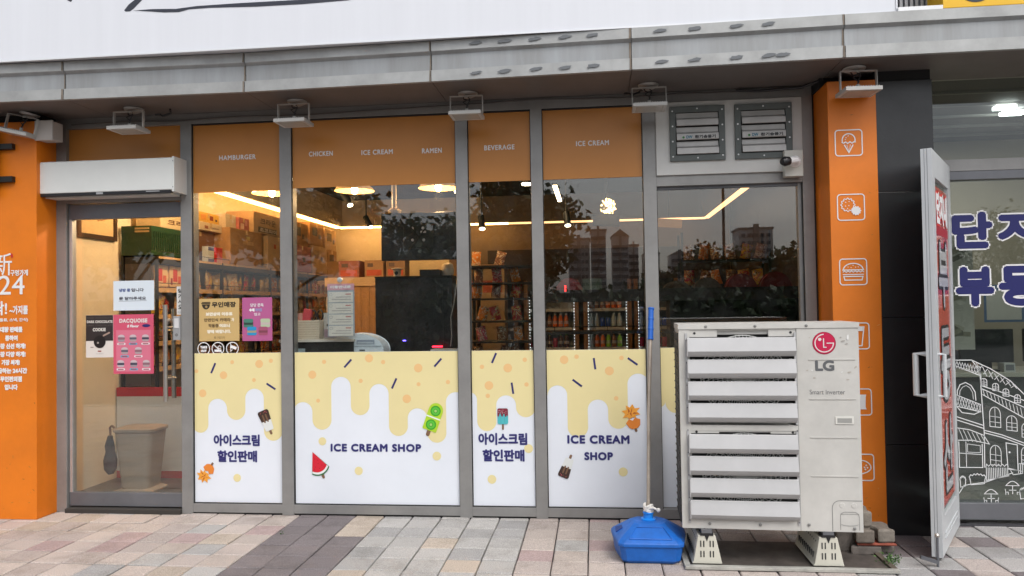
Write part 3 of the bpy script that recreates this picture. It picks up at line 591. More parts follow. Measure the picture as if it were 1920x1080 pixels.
for k in range(9): D([(380+k*11, 352+k*4), (390+k*11, 392+k*3)], .003); D([(390+k*11, 353+k*4), (381+k*11, 388+k*3)], .003)
D([(378, 392), (400, 418), (450, 425), (472, 415)]); D([(378, 435), (486, 470)]); D([(378, 448), (486, 482)]); D([(378, 480), (430, 488), (486, 510), (507, 545), (440, 530), (380, 530)])
for k in range(6): D([(384+k*18, 482+k*5), (396+k*19, 510+k*6), (404+k*18, 534+k*1.5)], .003)
D([(383, 535), (383, 640), (478, 640), (478, 545)], .005); D([(412, 535), (412, 640)], .004); D([(383, 582), (478, 588)], .004); D([(418, 545), (470, 552), (470, 580), (418, 578)], .003, True)
D([(575, 540), (620, 548), (620, 650), (580, 645)], .005, True); dr.disc(*gp(588, 578), .006, .0265, WL, 10); D([(590, 650), (600, 668), (640, 662)], .004); D([(583, 642), (640, 655)], .004)
for k in range(13): D([(492+k*7.2, 640), (492+k*7.2, 690-k*1.3)], .004)
D([(490, 692), (584, 672)]); D([(490, 640)]+[(494+k*8, 630+(5 if k % 2 else -4)) for k in range(12)], .004); D([(620, 625), (660, 618)], .004)
for k in range(5): D([(622+k*8, 625), (622+k*8, 662)], .004)
for (cx, cz, s_) in ((455, 690, 34), (640, 745, 16), (395, 700, 12)): D([(cx-s_*.9, cz-4)]+[(cx-s_+s_*2*q/10, cz-12-(6 if q % 2 else 0)-8*math.sin(math.pi*q/10)) for q in range(11)]+[(cx+s_*.9, cz-4), (cx+s_*.8, cz+15), (cx-s_*.8, cz+20)], .0045, True)
D([(378, 745), (400, 712), (490, 698), (600, 660)], .0045)
for cx, cz in ((508, 752), (596, 718)):
    D([(cx-27, cz-6)]+[(cx-27+54*q/8, cz-6-18*math.sin(math.pi*q/8)) for q in range(1, 8)]+[(cx+27, cz-6)], .0045, True); D([(cx, cz-6), (cx, cz+28)], .004); D([(cx-15, cz+12), (cx+15, cz+12)], .004); D([(cx-30, cz+8), (cx-28, cz+20), (cx-18, cz+20), (cx-18, cz+30)], .0035); D([(cx+30, cz+8), (cx+28, cz+20), (cx+18, cz+20), (cx+18, cz+30)], .0035); D([(cx-28, cz+20), (cx-28, cz+30)], .0035); D([(cx+28, cz+20), (cx+28, cz+30)], .0035)
dr.build('line_drawing', gw)
# open door leaf
DM = Matrix(((.506, -.863, 0, 1.862), (.863, .506, 0, -.719), (0, 0, 1, .02), (0, 0, 0, 1)))
WD = mat('door_white', (.60, .62, .63), .35, .2, 3, .08)
d = MB(); Wd = .757; H = 2.245
d.box(0, .10, 0, .055, 0, H, WD); d.box(Wd-.10, Wd, 0, .055, 0, H, WD); d.box(.1, Wd-.1, .001, .054, H-.15, H, WD); d.box(.1, Wd-.1, .001, .054, 0, .20, WD)
for a in (.022, .036): d.box(-.0012, 0, a, a+.002, .001, H-.001, FRD)
for a in (.06, .09): d.box(.1, Wd-.1, -.004, .001, .02+a, .024+a, WD)
ndoor = d.xf(DM).build('door', nb, bevel=.002)
gl = MB(); gl.box(.1, Wd-.1, .012, .02, .2, H-.15, GLN); gl.xf(DM).build('glass', ndoor)
po = MB(); RED = C(.50, .075, .05, .12); po.box(.12, Wd-.12, .0075, .0115, .24, H-.19, RED)
po.poly([(.12, 1.78), (Wd-.12, 1.78), (Wd-.12, 1.83), (.12, 1.84)], .0065, C(.35, .01, .02, .45))
for s_, z0, z1 in (('단지내', 1.84, 2.03),): outlined(po, s_, .15, .60, z0, z1, .0038, WHT, C(.7, .02, .02, .4), .012, .012)
for s_, z0, z1 in (('부', 1.36, 1.74), ('동', .82, 1.24), ('산', .30, .72)): outlined(po, s_, .18, .58, z0, z1, .0038, C(.45, .45, .47, .2), BLK, .012, .018)
po.xf(DM).build('poster', ndoor)
for yy in (0, ):
    h = MB(); h.tube([(.05, .055, .875), (.05, .115, .875), (.05, .115, 1.105), (.05, .055, 1.105)], .017, WD, 8); h.tube([(.05, 0, .875), (.05, -.028, .875), (.05, -.028, 1.105), (.05, 0, 1.105)], .010, WD, 8); h.xf(DM).build('handle', ndoor, bevel=.002)
h = MB(); h.tube([(.06, .03, -.015), (.06, .03, .10)], .010, STL, 10); h.xf(DM); h.box(1.71, 1.80, -.81, -.795, .03, .048, FRD, ry=.3); h.tube([(1.80, -.80, 0), (1.80, -.80, .16)], .007, FRD, 10); h.lathe([(.012, 0), (.012, .01), (.005, .018)], (1.80, -.80, .16), STL, 12); h.build('door_stop', ndoor)
# office interior
w = MB(); w.box(2.08, 5.2, 2.6, 2.7, 0, 3.0, C(.50, .45, .36, .7, nscale=2, namt=.1)); w.box(5.2, 5.3, .1, 3.5, 0, 3.0, CREAM); nbw = w.build('wall', nb)
w = MB(); w.box(2.08, 5.2, .1, 3.5, 2.95, 3.0, C(.16, .155, .15, .8))
for k in range(8): w.box(2.08, 5.2, .35+k*.38, .37+k*.38, 2.93, 2.95, C(.40, .39, .36, .7))
w.build('ceiling', nb)
w = MB(); w.box(2.55, 2.58, 1.0, 1.7, .0, 1.98, C(.5, .5, .46, .5)); w.build('partition', nb)
nl = bpy.data.lights.new('office_light', 'AREA'); nl.energy = 9; nl.size = .8; nl.color = (1, .97, .9); no = bpy.data.objects.new('office_light', nl); S.collection.objects.link(no); no.location = (3.4, 1.4, 2.88)
for x, y, L_ in ((3.2, 1.1, .07), (3.36, 1.3, .08)):
    q = MB(); q.box(x-L_, x+L_, y, y+.08, 2.90, 2.925, NLIT); tag(q.build('ceiling_light'), 'slim white ceiling lamp of the office, %s' % ('the smaller nearer one' if L_ < .075 else 'the larger one deeper in'), 'ceiling light', 'ceiling lamps of the office')
def poster(name, label, x0, x1, y, z0, z1, m, fn=None, cat='poster', th=.002):
    q = MB(); q.box(x0, x1, y, y+th, z0, z1, m)
    if fn: fn(q)
    return tag(q.build(name), label, cat)
def plans(z0, z1, x0, x1, y, tagc):
    def fn(q):
        n = 0
        for k in range(3):
            zc = z0+(z1-z0)*(k+.5)/3
            for j in range(5): 
                r_ = random.Random(k*9+j+int(x0*50)); cx, cz = x0+(x1-x0)*r_.uniform(.25, .75), zc+r_.uniform(-.05, .04)
                q.poly(rot2(rrect(-.04, .04, -.018, .018, .002, 1), r_.uniform(-40, 30), cx, cz), y-.001-.0006*j, C(*r_.choice(((.30, .28, .22), (.18, .17, .14), (.45, .42, .36))), .5))
            q.poly([(x0+.02, zc+.075), (x0+.1, zc+.075), (x0+.1, zc+.10), (x0+.02, zc+.10)], y-.001, tagc)
            q.text('74㎡B', x0+.025, x0+.095, zc+.08, zc+.095, y-.002, WHT, fat=.001)
    return fn
poster('floor_plan_poster', 'tall pale floor plan poster just right of the open red door', 2.57, 2.82, .9, 1.05, 1.92, C(.55, .53, .48, .5), plans(1.05, 1.92, 2.57, 2.82, .9, C(.45, .25, .02, .5)))
poster('floor_plan_poster', 'narrow dark-topped floor plan poster behind the blue letters', 2.40, 2.54, .92, 1.30, 1.88, C(.40, .38, .34, .5), plans(1.3, 1.88, 2.40, 2.54, .92, C(.5, .06, .02, .5)))
poster('notice_board', 'small blue-framed notice sheet on the office wall at the right edge', 3.42, 3.75, 2.0, 1.22, 1.55, C(.12, .2, .35, .5), lambda q: q.poly([(3.44, 1.24), (3.73, 1.24), (3.73, 1.50), (3.44, 1.50)], 1.998, C(.6, .6, .56, .5)), 'notice')
mo = T('monitor', 'black computer monitor seen from behind on the office desk', 'monitor', (3.05, 1.2, .87))
q = MB(); q.box(2.84, 3.24, 1.19, 1.22, .93, 1.19, BLK); q.build('screen', mo, bevel=.006); q = MB(); q.box(3.0, 3.08, 1.2, 1.23, .87, .95, BLK); q.box(2.95, 3.15, 1.16, 1.28, .862, .872, BLK); q.build('stand', mo)
mo2 = dup(mo, (3.55, 1.25, .87), label='second black monitor further right on the office desk, cut by the frame')
mo['group'] = mo2['group'] = 'monitors on the office desk'
dk = T('desk', 'pale office desk with a dark front panel under the monitors', 'desk', (3.4, 1.3, 0))
q = MB(); q.box(2.7, 4.4, 1.05, 1.65, .83, .862, C(.5, .47, .4, .4)); q.build('desk_top', dk, bevel=.003); q = MB(); q.box(2.75, 4.35, 1.1, 1.13, .03, .83, C(.10, .10, .10, .5)); q.build('front_panel', dk)
q = MB(); q.box(3.12, 3.20, 1.1, 1.2, .862, .93, C(.6, .6, .58, .5)); q.box(3.13, 3.19, 1.098, 1.1, .875, .92, C(.2, .2, .22, .5)); tag(q.build('paper_box', bevel=.002), 'small white box standing on the office desk in front of the monitor', 'box')
# seated person behind the monitor
def skinned(name, verts, edges, radii, m, parent=None, sub=1):
    me = bpy.data.meshes.new(name); off = parent.location if parent else Vector((0, 0, 0))
    me.from_pydata([tuple(Vector(v)-off) for v in verts], edges, []); me.materials.append(m)
    o = bpy.data.objects.new(name, me); S.collection.objects.link(o)
    if parent: o.parent = parent
    sk = o.modifiers.new('skin', 'SKIN'); o.modifiers.new('sub', 'SUBSURF').levels = sub; o.modifiers['sub'].render_levels = sub
    for i, r in enumerate(radii):
        d_ = me.skin_vertices[0].data[i]; d_.radius = (r, r) if not isinstance(r, tuple) else r; d_.use_root = (i == 0)
    sk.use_smooth_shade = True
    return o
pe = T('person', 'dark-haired person in dark clothes seated behind the office monitor', 'person', (2.93, 1.62, 0))
X, Y_ = 2.93, 1.66
skinned('body', [(X, Y_, .55), (X, Y_, .75), (X, Y_, .95), (X, Y_, 1.04), (X, Y_-.01, 1.13), (X, Y_-.03, 1.21), (X-.17, Y_, .98), (X-.22, Y_-.05, .75), (X-.14, Y_-.25, .90), (X+.17, Y_, .98), (X+.22, Y_-.05, .75), (X+.14, Y_-.25, .90)],
        [(0, 1), (1, 2), (2, 3), (3, 4), (4, 5), (2, 6), (6, 7), (7, 8), (2, 9), (9, 10), (10, 11)], [.15, .14, .12, .055, .075, .07, .06, .045, .03, .06, .045, .03], C(.45, .28, .2, .6), pe, 2)
q = MB(); q.lathe([(.001, .115), (.06, .105), (.09, .07), (.102, .02), (.10, -.03), (.09, -.07), (.07, -.1)], (X, Y_+.01, 1.21), C(.008, .007, .007, .5), 18); q.xf(Matrix.Identity(4))
q.build('hair', pe, smooth=True)
q = MB(); q.lathe([(.16, 0), (.165, .2), (.17, .35), (.12, .43), (.06, .46)], (X, Y_, .56), C(.05, .05, .07, .8), 16); q.build('shirt', pe, smooth=True)

# ================= things on the shop front =================
ac = T('air_curtain', 'white air curtain box mounted above the glass entrance door', 'air curtain', (-3.39, -.08, 2.245))
AW = mat('air_curtain_white', (.66, .68, .66), .4, 0, 3, .06)
q = MB(); prof = [(-.165, 2.275), (-.165, 2.488), (-.155, 2.498), (-.04, 2.498), (-.012, 2.47), (-.002, 2.47), (-.002, 2.262), (-.15, 2.262)]
n = len(prof); vs = [(x, p[0], p[1]) for x in (-3.90, -2.885) for p in prof]
q.add(vs, [tuple(range(n)), tuple(range(n, 2*n))[::-1]]+[(k, n+k, n+(k+1) % n, (k+1) % n)[::-1] for k in range(n)], AW); q.build('body', ac, bevel=.003)
for x, xa, xb in ((-3.907, -3.914, -3.90), (-2.878, -2.885, -2.87)):
    q = MB(); q.box(xa, xb, -.168, -.002, 2.258, 2.502, AW)
    for z in (2.29, 2.47): q.lathe([(.004, 0), (.004, .002)], (x, -.1685, z), FRD, 8, 'Y')
    q.build('end_cap', ac, bevel=.004)
q = MB(); q.box(-3.88, -2.90, -.162, -.13, 2.252, 2.274, BLK); q.box(-3.86, -2.92, -.125, -.01, 2.245, 2.262, AW); q.box(-3.45, -3.40, -.1635, -.1625, 2.256, 2.270, ALU); q.box(-3.08, -2.98, -.1635, -.1625, 2.262, 2.268, ALU); q.build('outlet_grille', ac)

def floodlight():
    t = T('floodlight', 'x', 'floodlight')
    q = MB(); q.lathe([(.012, -.035), (.03, -.028), (.062, -.012), (.066, -.001)], (0, 0, 0), C(.5, .485, .46, .4), 20)
    for s_ in (-1, 1): q.lathe([(.006, -.022), (.006, -.01)], (s_*.045, 0, 0), BLK, 8)
    q.build('mount', t, smooth=True)
    q = MB(); w_ = C(.47, .465, .44, .45)
    q.box(-.108, -.104, -.07, -.045, -.15, -.035, w_); q.box(.104, .108, -.07, -.045, -.15, -.035, w_); q.box(-.108, .108, -.07, -.045, -.037, -.034, w_); q.tube([(0, -.057, -.035), (0, -.03, -.03)], .008, w_, 8); q.build('bracket', t)
    q = MB(); q.box(-.105, .105, -.145, .03, -.172, -.150, w_); q.box(-.085, .085, -.125, .01, -.1735, -.172, C(.45, .44, .40, .2)); q.tube([(0, -.05, -.15), (0, -.05, -.115)], .011, w_, 10)
    for k in range(13): q.box(-.09+k*.015, -.086+k*.015, -.13, .015, -.150, -.141, w_)
    q.build('lamp_head', t, bevel=.002)
    q = MB(); q.tube([(0, -.05, -.115), (.004, -.05, -.09), (.02, -.045, -.06), (-.02, -.03, -.05), (-.03, -.02, -.03), (.01, -.01, -.02)], .0045, BLK, 6); q.tube([(.01, -.05, -.1), (-.025, -.045, -.07), (.02, -.04, -.05), (.0, -.02, -.03)], .004, BLK, 6); q.build('cable', t, smooth=True)
    return t
F0 = floodlight(); FL = [(-3.93, 'floodlight tilted beside the grey junction box over the left orange pillar', .3), (-3.15, 'floodlight above the white air curtain', 0), (-1.975, 'floodlight above the HAMBURGER panel, over the second mullion', 0), (-.805, 'floodlight between the RAMEN and BEVERAGE panels', 0), (.37, 'floodlight at the top left corner of the vent board', .0), (1.592, 'floodlight in front of the orange icon pillar', .05)]
for i, (x, lb, rz) in enumerate(FL):
    t = F0 if i == 0 else dup(F0)
    t.location = (x, -.34 if i == 5 else -.19, 2.838); t['label'] = lb; t['group'] = 'floodlights under the canopy'
    t.rotation_euler = (0, .22, .1) if i == 0 else (0, 0, rz)
q = MB(); q.box(-3.87, -3.745, -.20, -.10, 2.645, 2.775, C(.48, .45, .42, .5)); q.box(-3.875, -3.74, -.215, -.20, 2.64, 2.78, C(.48, .45, .42, .5)); tag(q.build('junction_box', bevel=.004), 'beige grey junction box at the top right of the left orange pillar', 'junction box')
q = MB()
q.tube([(-3.74, -.02, 2.79), (-3.3, -.012, 2.80), (-2.95, -.01, 2.785), (-2.5, -.01, 2.80), (-2.0, -.01, 2.79), (-1.5, -.012, 2.80), (-.8, -.01, 2.815), (-.37, -.01, 2.825), (.2, -.012, 2.81), (.6, -.012, 2.82), (1.2, -.012, 2.815), (1.44, -.03, 2.835)], .0045, C(.10, .09, .085, .6), 6)
tag(q.build('cable', smooth=True), 'thin dark cable clipped along the top of the shopfront', 'cable')
q = MB(); q.tube([(.95, -.03, 2.82), (1.1, -.02, 2.812), (1.36, -.03, 2.82), (1.42, -.08, 2.83), (1.47, -.15, 2.832)], .008, BLK, 8); tag(q.build('cable', smooth=True), 'thick black cable running above the vent board to the orange icon pillar', 'cable')
for x, s_ in ((.22, -1), (-3.02, 1)):
    q = MB(); q.tube([(x, -.15, 2.80), (x+.03, -.13, 2.805), (x+.05, -.14, 2.79), (x+.10, -.12, 2.815), (x+.13, -.18, 2.825)], .007, BLK, 6); tag(q.build('cable_joint', smooth=True), 'black taped cable joint beside the %s' % ('floodlight over the vent board' if s_ < 0 else 'floodlight over the air curtain'), 'cable joint')
def vent(x0, x1, z0, z1, label):
    t = T('ventilator', label, 'ventilator', ((x0+x1)/2, -.03, z0), 'louvred ventilators on the white board')
    GR = mat('vent_grey', (.115, .128, .122), .5, .3, 6, .2); fw_ = .04; q = MB()
    q.box(x0, x1, -.035, -.0185, z0, z0+fw_, GR); q.box(x0, x1, -.035, -.0185, z1-fw_, z1, GR); q.box(x0, x0+fw_, -.035, -.0185, z0+fw_, z1-fw_, GR); q.box(x1-fw_, x1, -.035, -.0185, z0+fw_, z1-fw_, GR)
    for a, b_ in [(x0+.018, z0+.03+k*(z1-z0-.06)/3) for k in range(4)]+[(x1-.018, z0+.03+k*(z1-z0-.06)/3) for k in range(4)]+[(x0+(x1-x0)*.5, z0+.018), (x0+(x1-x0)*.5, z1-.018)]: q.lathe([(.006, 0), (.006, .003)], (a, -.0355, b_), ALU, 8, 'Y')
    q.build('frame', t, bevel=.003)
    q = MB(); q.box(x0+fw_, x1-fw_, -.021, -.0186, z0+fw_, z1-fw_, GAP); q.build('back', t)
    hh = (z1-z0-2*fw_)/3; ML = mat('vent_flap', (.46, .45, .43), .4, .3, 5, .2)
    for k in range(3):
        z = z0+fw_+k*hh; q = MB(); a, b_ = x0+fw_+.004, x1-fw_-.004
        vs = []
        for x in (a, b_):
            for (yy, zz) in ((-.022, z+hh-.004), (-.026, z+hh*.62), (-.046, z+hh*.46), (-.050, z+hh*.05), (-.044, z+.002), (-.03, z+hh*.4)): vs.append((x, yy, zz))
        q.add(vs, [tuple(range(6)), tuple(range(6, 12))[::-1]]+[(j, 6+j, 6+(j+1) % 6, (j+1) % 6)[::-1] for j in range(6)], ML)
        if k == 1:
            q.box(a+.03, b_-.01, -.0525, -.0505, z+.006, z+.034, C(.5, .5, .48, .5)); q.text('DW', a+.06, a+.10, z+.010, z+.030, -.0535, C(.02, .16, .25, .4), fat=.001); q.text('환기송풍기', a+.115, b_-.02, z+.009, z+.031, -.0535, BLK, fat=.0012); q.disc(a+.042, z+.018, .008, -.0535, C(.05, .2, .05, .5), 10)
        q.build('flap', t)
vent(.517, .874, 2.367, 2.729, 'left one of the two grey louvred ventilators on the white board'); vent(.937, 1.300, 2.367, 2.727, 'right ventilator on the white board, next to the security camera')
cc = T('security_camera', 'security camera with a black nose on a white junction box under the right ventilator', 'security camera', (1.29, -.05, 2.235))
q = MB(); q.box(1.236, 1.352, -.075, -.0185, 2.236, 2.405, C(.60, .60, .54, .45)); q.box(1.352, 1.358, -.06, -.03, 2.26, 2.29, ALU); q.box(1.352, 1.358, -.06, -.03, 2.35, 2.38, ALU); q.build('junction_box', cc, bevel=.006)
q = MB(); q.lathe([(.038, 0), (.038, .008), (.022, .02), (.02, .05)], (1.30, -.075, 2.33), WHT, 18, 'Y'); q.tube([(1.30, -.12, 2.33), (1.24, -.15, 2.322)], .024, WHT, 14); q.build('body', cc, smooth=True)
q = MB(); q.tube([(1.245, -.148, 2.323), (1.215, -.163, 2.318), (1.196, -.172, 2.314)], [.027, .032, .020], BLK, 14); q.build('hood', cc, smooth=True)

# ---- papers and posters ----
YG = .0335
def t_notice(q):
    q.text('냉방 중', -3.412, -3.325, 1.575, 1.600, YG-.0008, C(.08, .12, .3, .5), fat=.0012); q.text('입니다', -3.318, -3.222, 1.575, 1.600, YG-.0008, C(.06, .06, .08, .5), fat=.0012)
    q.text('문 닫아주세요', -3.412, -3.205, 1.515, 1.540, YG-.0008, C(.06, .06, .08, .5), fat=.0012); q.stroke([(-3.415, 1.508), (-3.20, 1.510)], .002, YG-.0008, C(.06, .06, .08, .5))
poster('paper_notice', 'white handwritten paper notice taped to the glass door', -3.456, -3.144, YG, 1.441, 1.655, C(.64, .72, .78, .6), t_notice, 'notice')
def t_dac(q):
    y = YG-.0008; LP = C(.62, .16, .24, .5); q.poly([(-3.435, 1.0), (-3.17, 1.0), (-3.17, 1.30), (-3.435, 1.30)], y, LP)
    q.text('DACQUOISE', -3.41, -3.195, 1.347, 1.382, y-.0006, C(.7, .62, .6, .5), fat=.002); q.text('8 Flavor', -3.35, -3.26, 1.318, 1.338, y-.0006, WHT, fat=.001, shear=.25)
    q.disc(-3.205, 1.33, .011, y-.0006, NAV, 18, 2.8)
    for j, (xs, z) in enumerate((((-3.395, -3.305, -3.21), 1.238), ((-3.37, -3.265), 1.148), ((-3.40, -3.30, -3.205), 1.055))):
        for i, x in enumerate(xs):
            r_ = random.Random(j*3+i); c1 = C(*r_.choice(((.40, .30, .32), (.32, .26, .30), (.45, .38, .42))), .5); c2 = C(*r_.choice(((.05, .05, .08), (.25, .12, .15), (.10, .10, .14))), .5)
            q.poly(rrect(x-.026, x+.026, z-.022, z+.026, .012, 4), y-.0006, c1); q.poly(rrect(x-.027, x+.027, z-.006, z+.008, .005, 3), y-.0012, c2); q.poly(arc(x, z+.012, .026, .017, 0, 180, 10), y-.0016, C(.55, .45, .48, .5))
            q.poly(rrect(x-.032, x+.032, z-.045, z-.030, .007, 4), y-.0006, C(.75, .68, .70, .5) if (i+j) % 2 == 0 else C(.10, .40, .55, .5)); q.poly(rrect(x-.022, x+.022, z-.041, z-.034, .002, 2), y-.0012, C(.3, .05, .08, .5))
poster('dessert_poster', 'pink DACQUOISE dessert poster on the glass door', -3.457, -3.149, YG, .985, 1.412, C(.58, .085, .15, .5), t_dac)
def t_choc(q):
    y = YG-.0008; q.poly([(-3.669, 1.225), (-3.459, 1.225), (-3.459, 1.409), (-3.669, 1.409)], y, C(.025, .02, .02, .5))
    q.text('DARK CHOCOLATE', -3.661, -3.462, 1.353, 1.373, y-.0006, C(.62, .6, .55, .5), fat=.0012); q.text('COOKIE', -3.615, -3.515, 1.293, 1.318, y-.0006, C(.62, .6, .55, .5), fat=.0016)
    for z in (1.33, 1.385): q.text('DARK CHOCOLATE', -3.661, -3.462, z, z+.012, y-.0006, C(.10, .09, .08, .5))
    q.disc(-3.562, 1.218, .046, y-.0008, C(.012, .01, .01, .4), 24); q.disc(-3.575, 1.21, .008, y-.0014, C(.3, .28, .25, .5), 10); q.poly(rot2(rrect(-.03, .03, -.006, .006, .004, 2), 25, -3.51, 1.272), y-.0008, C(.35, .25, .2, .5))
    q.poly(rrect(-3.578, -3.55, 1.146, 1.154, .002, 2), y, C(.3, .05, .04, .5)); q.text('다크초코쿠키', -3.59, -3.535, 1.128, 1.134, y, C(.2, .2, .2, .5)); q.poly(rrect(-3.635, -3.61, 1.175, 1.181, .002, 2), y, C(.25, .22, .2, .5))
poster('dessert_poster', 'black and white DARK CHOCOLATE COOKIE poster on the glass door', -3.67, -3.458, YG+.0006, 1.104, 1.410, C(.66, .63, .58, .5), t_choc)
def t_pull(q):
    for k, s_ in enumerate('당기시오'): q.text(s_, -2.961, -2.929, 1.560-k*.038, 1.590-k*.038, YG-.0008, BLK, fat=.0012)
    q.text('PULL', -2.964, -2.926, 1.414, 1.428, YG-.0008, C(.25, .25, .25, .5))
poster('door_sign', 'narrow white vertical pull sign beside the door handle', -2.972, -2.924, YG, 1.405, 1.607, C(.66, .66, .64, .5), t_pull, 'sign')
YG = .021
def t_gold(q):
    y = YG-.0008; K = C(.03, .022, .012, .5); Wt = C(.78, .72, .58, .5)
    q.poly(arc(-2.745, 1.475, .030, .036, 180, 360, 14), y, K); q.box(-2.780, -2.712, y-.0004, y, 1.478, 1.4845, K); q.box(-2.775, -2.712, y-.0004, y, 1.4865, 1.492, K); q.disc(-2.742, 1.458, .009, y-.0008, C(.35, .24, .10, .5), 12)
    q.text('무인매장', -2.702, -2.522, 1.452, 1.492, y, K, fat=.002)
    q.text('보안상의 이유로', -2.748, -2.547, 1.392, 1.419, y, Wt, fat=.0022)
    q.text('안면인식 카메라', -2.760, -2.562, 1.351, 1.377, y, C(.12, .075, .03, .5), fat=.001); q.text('가', -2.556, -2.536, 1.351, 1.377, y, Wt, fat=.0018)
    q.text('작동중', -2.728, -2.652, 1.310, 1.336, y, C(.12, .075, .03, .5), fat=.001); q.text('이오니', -2.647, -2.568, 1.310, 1.336, y, Wt, fat=.0022)
    q.text('양해 바랍니다.', -2.738, -2.560, 1.268, 1.295, y, Wt, fat=.0022); q.text('新 구멍가게', -2.685, -2.608, 1.228, 1.248, y, C(.15, .1, .04, .5))
poster('notice_board', 'gold unmanned shop notice on the window left of the pink macaron poster', -2.797, -2.499, YG, 1.214, 1.515, C(.56, .385, .155, .45), t_gold, 'notice')
def t_mac(q):
    y = YG-.0008; q.text('당당 쫀득', -2.415, -2.318, 1.452, 1.476, y, WHT, fat=.0005); q.text('수제', -2.425, -2.385, 1.418, 1.442, y, WHT, fat=.0022); q.text('마카롱', -2.380, -2.328, 1.418, 1.442, y, C(.3, .25, .45, .5), fat=.0018); q.text('입고', -2.388, -2.342, 1.390, 1.410, y, WHT, fat=.0004)
    for x, z, c1, c2, r_ in ((-2.43, 1.338, (.06, .20, .15), (.02, .05, .04), .036), (-2.305, 1.338, (.42, .50, .33), (.5, .42, .4), .036), (-2.405, 1.282, (.02, .26, .52), (.35, .30, .18), .035), (-2.322, 1.282, (.33, .08, .14), (.20, .05, .08), .034)):
        q.poly(rrect(x-r_, x+r_, z-.030, z-.006, .011, 5), y-.0006, C(*c1, .5)); q.poly(rrect(x-r_*.97, x+r_*.97, z-.012, z+.008, .005, 3), y-.0012, C(*c2, .5)); q.poly(rrect(x-r_, x+r_, z+.003, z+.03, .012, 5), y-.0018, C(*c1, .5))
poster('dessert_poster', 'purple pink macaron poster on the window right of the gold notice', -2.476, -2.256, YG, 1.212, 1.518, C(.42, .10, .25, .5), t_mac)
for x, lb, k in ((-2.765, 'round TAKE OUT sticker under the gold notice', 0), (-2.659, 'round no smoking sticker, middle one under the gold notice', 1), (-2.552, 'round camera sticker under the gold notice', 2)):
    q = MB(); z = 1.160; y = .0225; q.stroke(arc(x, z, .044, .044, 0, 352, 36), .006, y, WHT, True)
    if k == 0: q.text('TAKE', x-.026, x+.026, z+.002, z+.02, y, WHT, fat=.002); q.text('OUT', x-.022, x+.022, z-.024, z-.006, y, WHT, fat=.002)
    elif k == 1: q.poly(rrect(x-.026, x+.026, z-.022, z-.006, .003, 2), y, WHT); q.stroke(arc(x+.012, z+.01, .012, .009, 0, 320, 12), .005, y-.0006, WHT); q.stroke([(x-.032, z+.03), (x+.032, z-.03)], .006, y-.0012, WHT)
    else: q.poly(rot2(rrect(-.024, .024, -.010, .010, .003, 2), -18, x+.008, z+.008), y, WHT); q.stroke([(x-.012, z+.038), (x-.012, z-.02), (x+.0, z-.008)], .005, y-.0006, WHT)
    tag(q.build('window_sticker'), lb, 'sticker', 'round stickers on the window')

# ================= outdoor air conditioner =================
U = T('air_conditioner_unit', 'large beige outdoor air conditioning unit with silver louvres and a red round emblem', 'air conditioner', (.92, -.72, .2))
x0, x1, y0, y1, z0, z1 = .455, 1.39, -.88, -.55, .205, 1.315
q = MB(); xs = 1.072
q.box(x0, .512, y0, y1, z0, z1-.03, ACW); q.box(xs, x1, y0, y1, z0, z1-.03, ACW); q.box(x0-.004, x1+.004, y0-.004, y1, z1-.029, z1, ACW)
q.box(.512, xs, y0+.05, y1, z0, z1-.03, ACW); q.box(.512, xs, y0, y0+.05, z0, z0+.055, ACW); q.box(.512, xs, y0, y0+.05, .735, .765, ACW)
q.box(.512, xs, y0+.02, y0+.05, z1-.06, z1-.03, ACW)
for z in (.495, .70, .905, 1.115):
    if z > .2: q.box(xs+.06, x1-.02, y0-.0025, y0, z, z+.006, ACW); q.box(xs+.06, x1-.02, y0-.001, y0, z-.004, z, C(.40, .39, .36, .5))
q.poly([(xs+.0005, z0), (xs+.003, z0), (xs+.003, z1-.03), (xs+.0005, z1-.03)], y0-.0006, C(.18, .18, .17, .6))
for x, z in ((.60, z1-.015), (.86, z1-.015), (1.125, z1-.015), (.60, z0+.028), (.865, z0+.028), (1.115, z0+.035), (1.345, z0+.02)): q.lathe([(.008, 0), (.008, .002), (.004, .004)], (x, y0-.004, z), C(.2, .2, .19, .5), 10, 'Y')
q.box(1.262, 1.355, y0-.004, y0, .775, .815, C(.66, .65, .60, .4)); q.box(1.272, 1.345, y0-.0052, y0-.004, .782, .806, C(.30, .30, .28, .5))
LN = C(.2, .2, .19, .6)
q.stroke([(1.235, z0+.003), (1.235, .33)]+arc(1.275, .33, .04, .04, 180, 90, 6)+[(1.385, .37)], .003, y0-.0012, LN); q.stroke([(1.275, z0+.01), (1.275, .285)]+arc(1.30, .285, .025, .025, 180, 90, 6)+arc(1.345, .285, .025, .025, 90, 0, 6)+[(1.37, z0+.01)], .0025, y0-.0012, LN); q.stroke([(1.275, .30), (1.37, .30)], .002, y0-.0018, LN); q.stroke(arc(1.322, .25, .046, .012, 200, 340, 10), .002, y0-.0024, LN)
for x in (1.285, 1.345): q.lathe([(.014, 0), (.013, .0015)], (x, y0-.0002, .345), ACW, 16, 'Y')
rs = random.Random(3)
for (a, b_, s_) in ((1.31, 1.215, .012), (1.335, 1.235, .016), (1.30, 1.235, .008), (1.14, 1.235, .005), (1.33, 1.20, .01), (1.15, 1.06, .006), (1.16, 1.02, .009), (1.125, 1.06, .008), (1.30, 1.05, .006), (1.34, 1.05, .012), (1.33, 1.01, .008), (1.37, 1.075, .012)):
    c_ = C(*rs.choice(((.35, .33, .30), (.72, .72, .70), (.42, .38, .33))), .7); q.poly(rot2([(s_*rs.uniform(.5, 1.2)*math.cos(k), .5*s_*rs.uniform(.3, 1.2)*math.sin(k)) for k in [j*.785 for j in range(8)]], rs.uniform(0, 90), a, b_), y0-.0016-rs.uniform(0, .0006), c_)
body = q.build('body', U, bevel=.003)
q = MB()
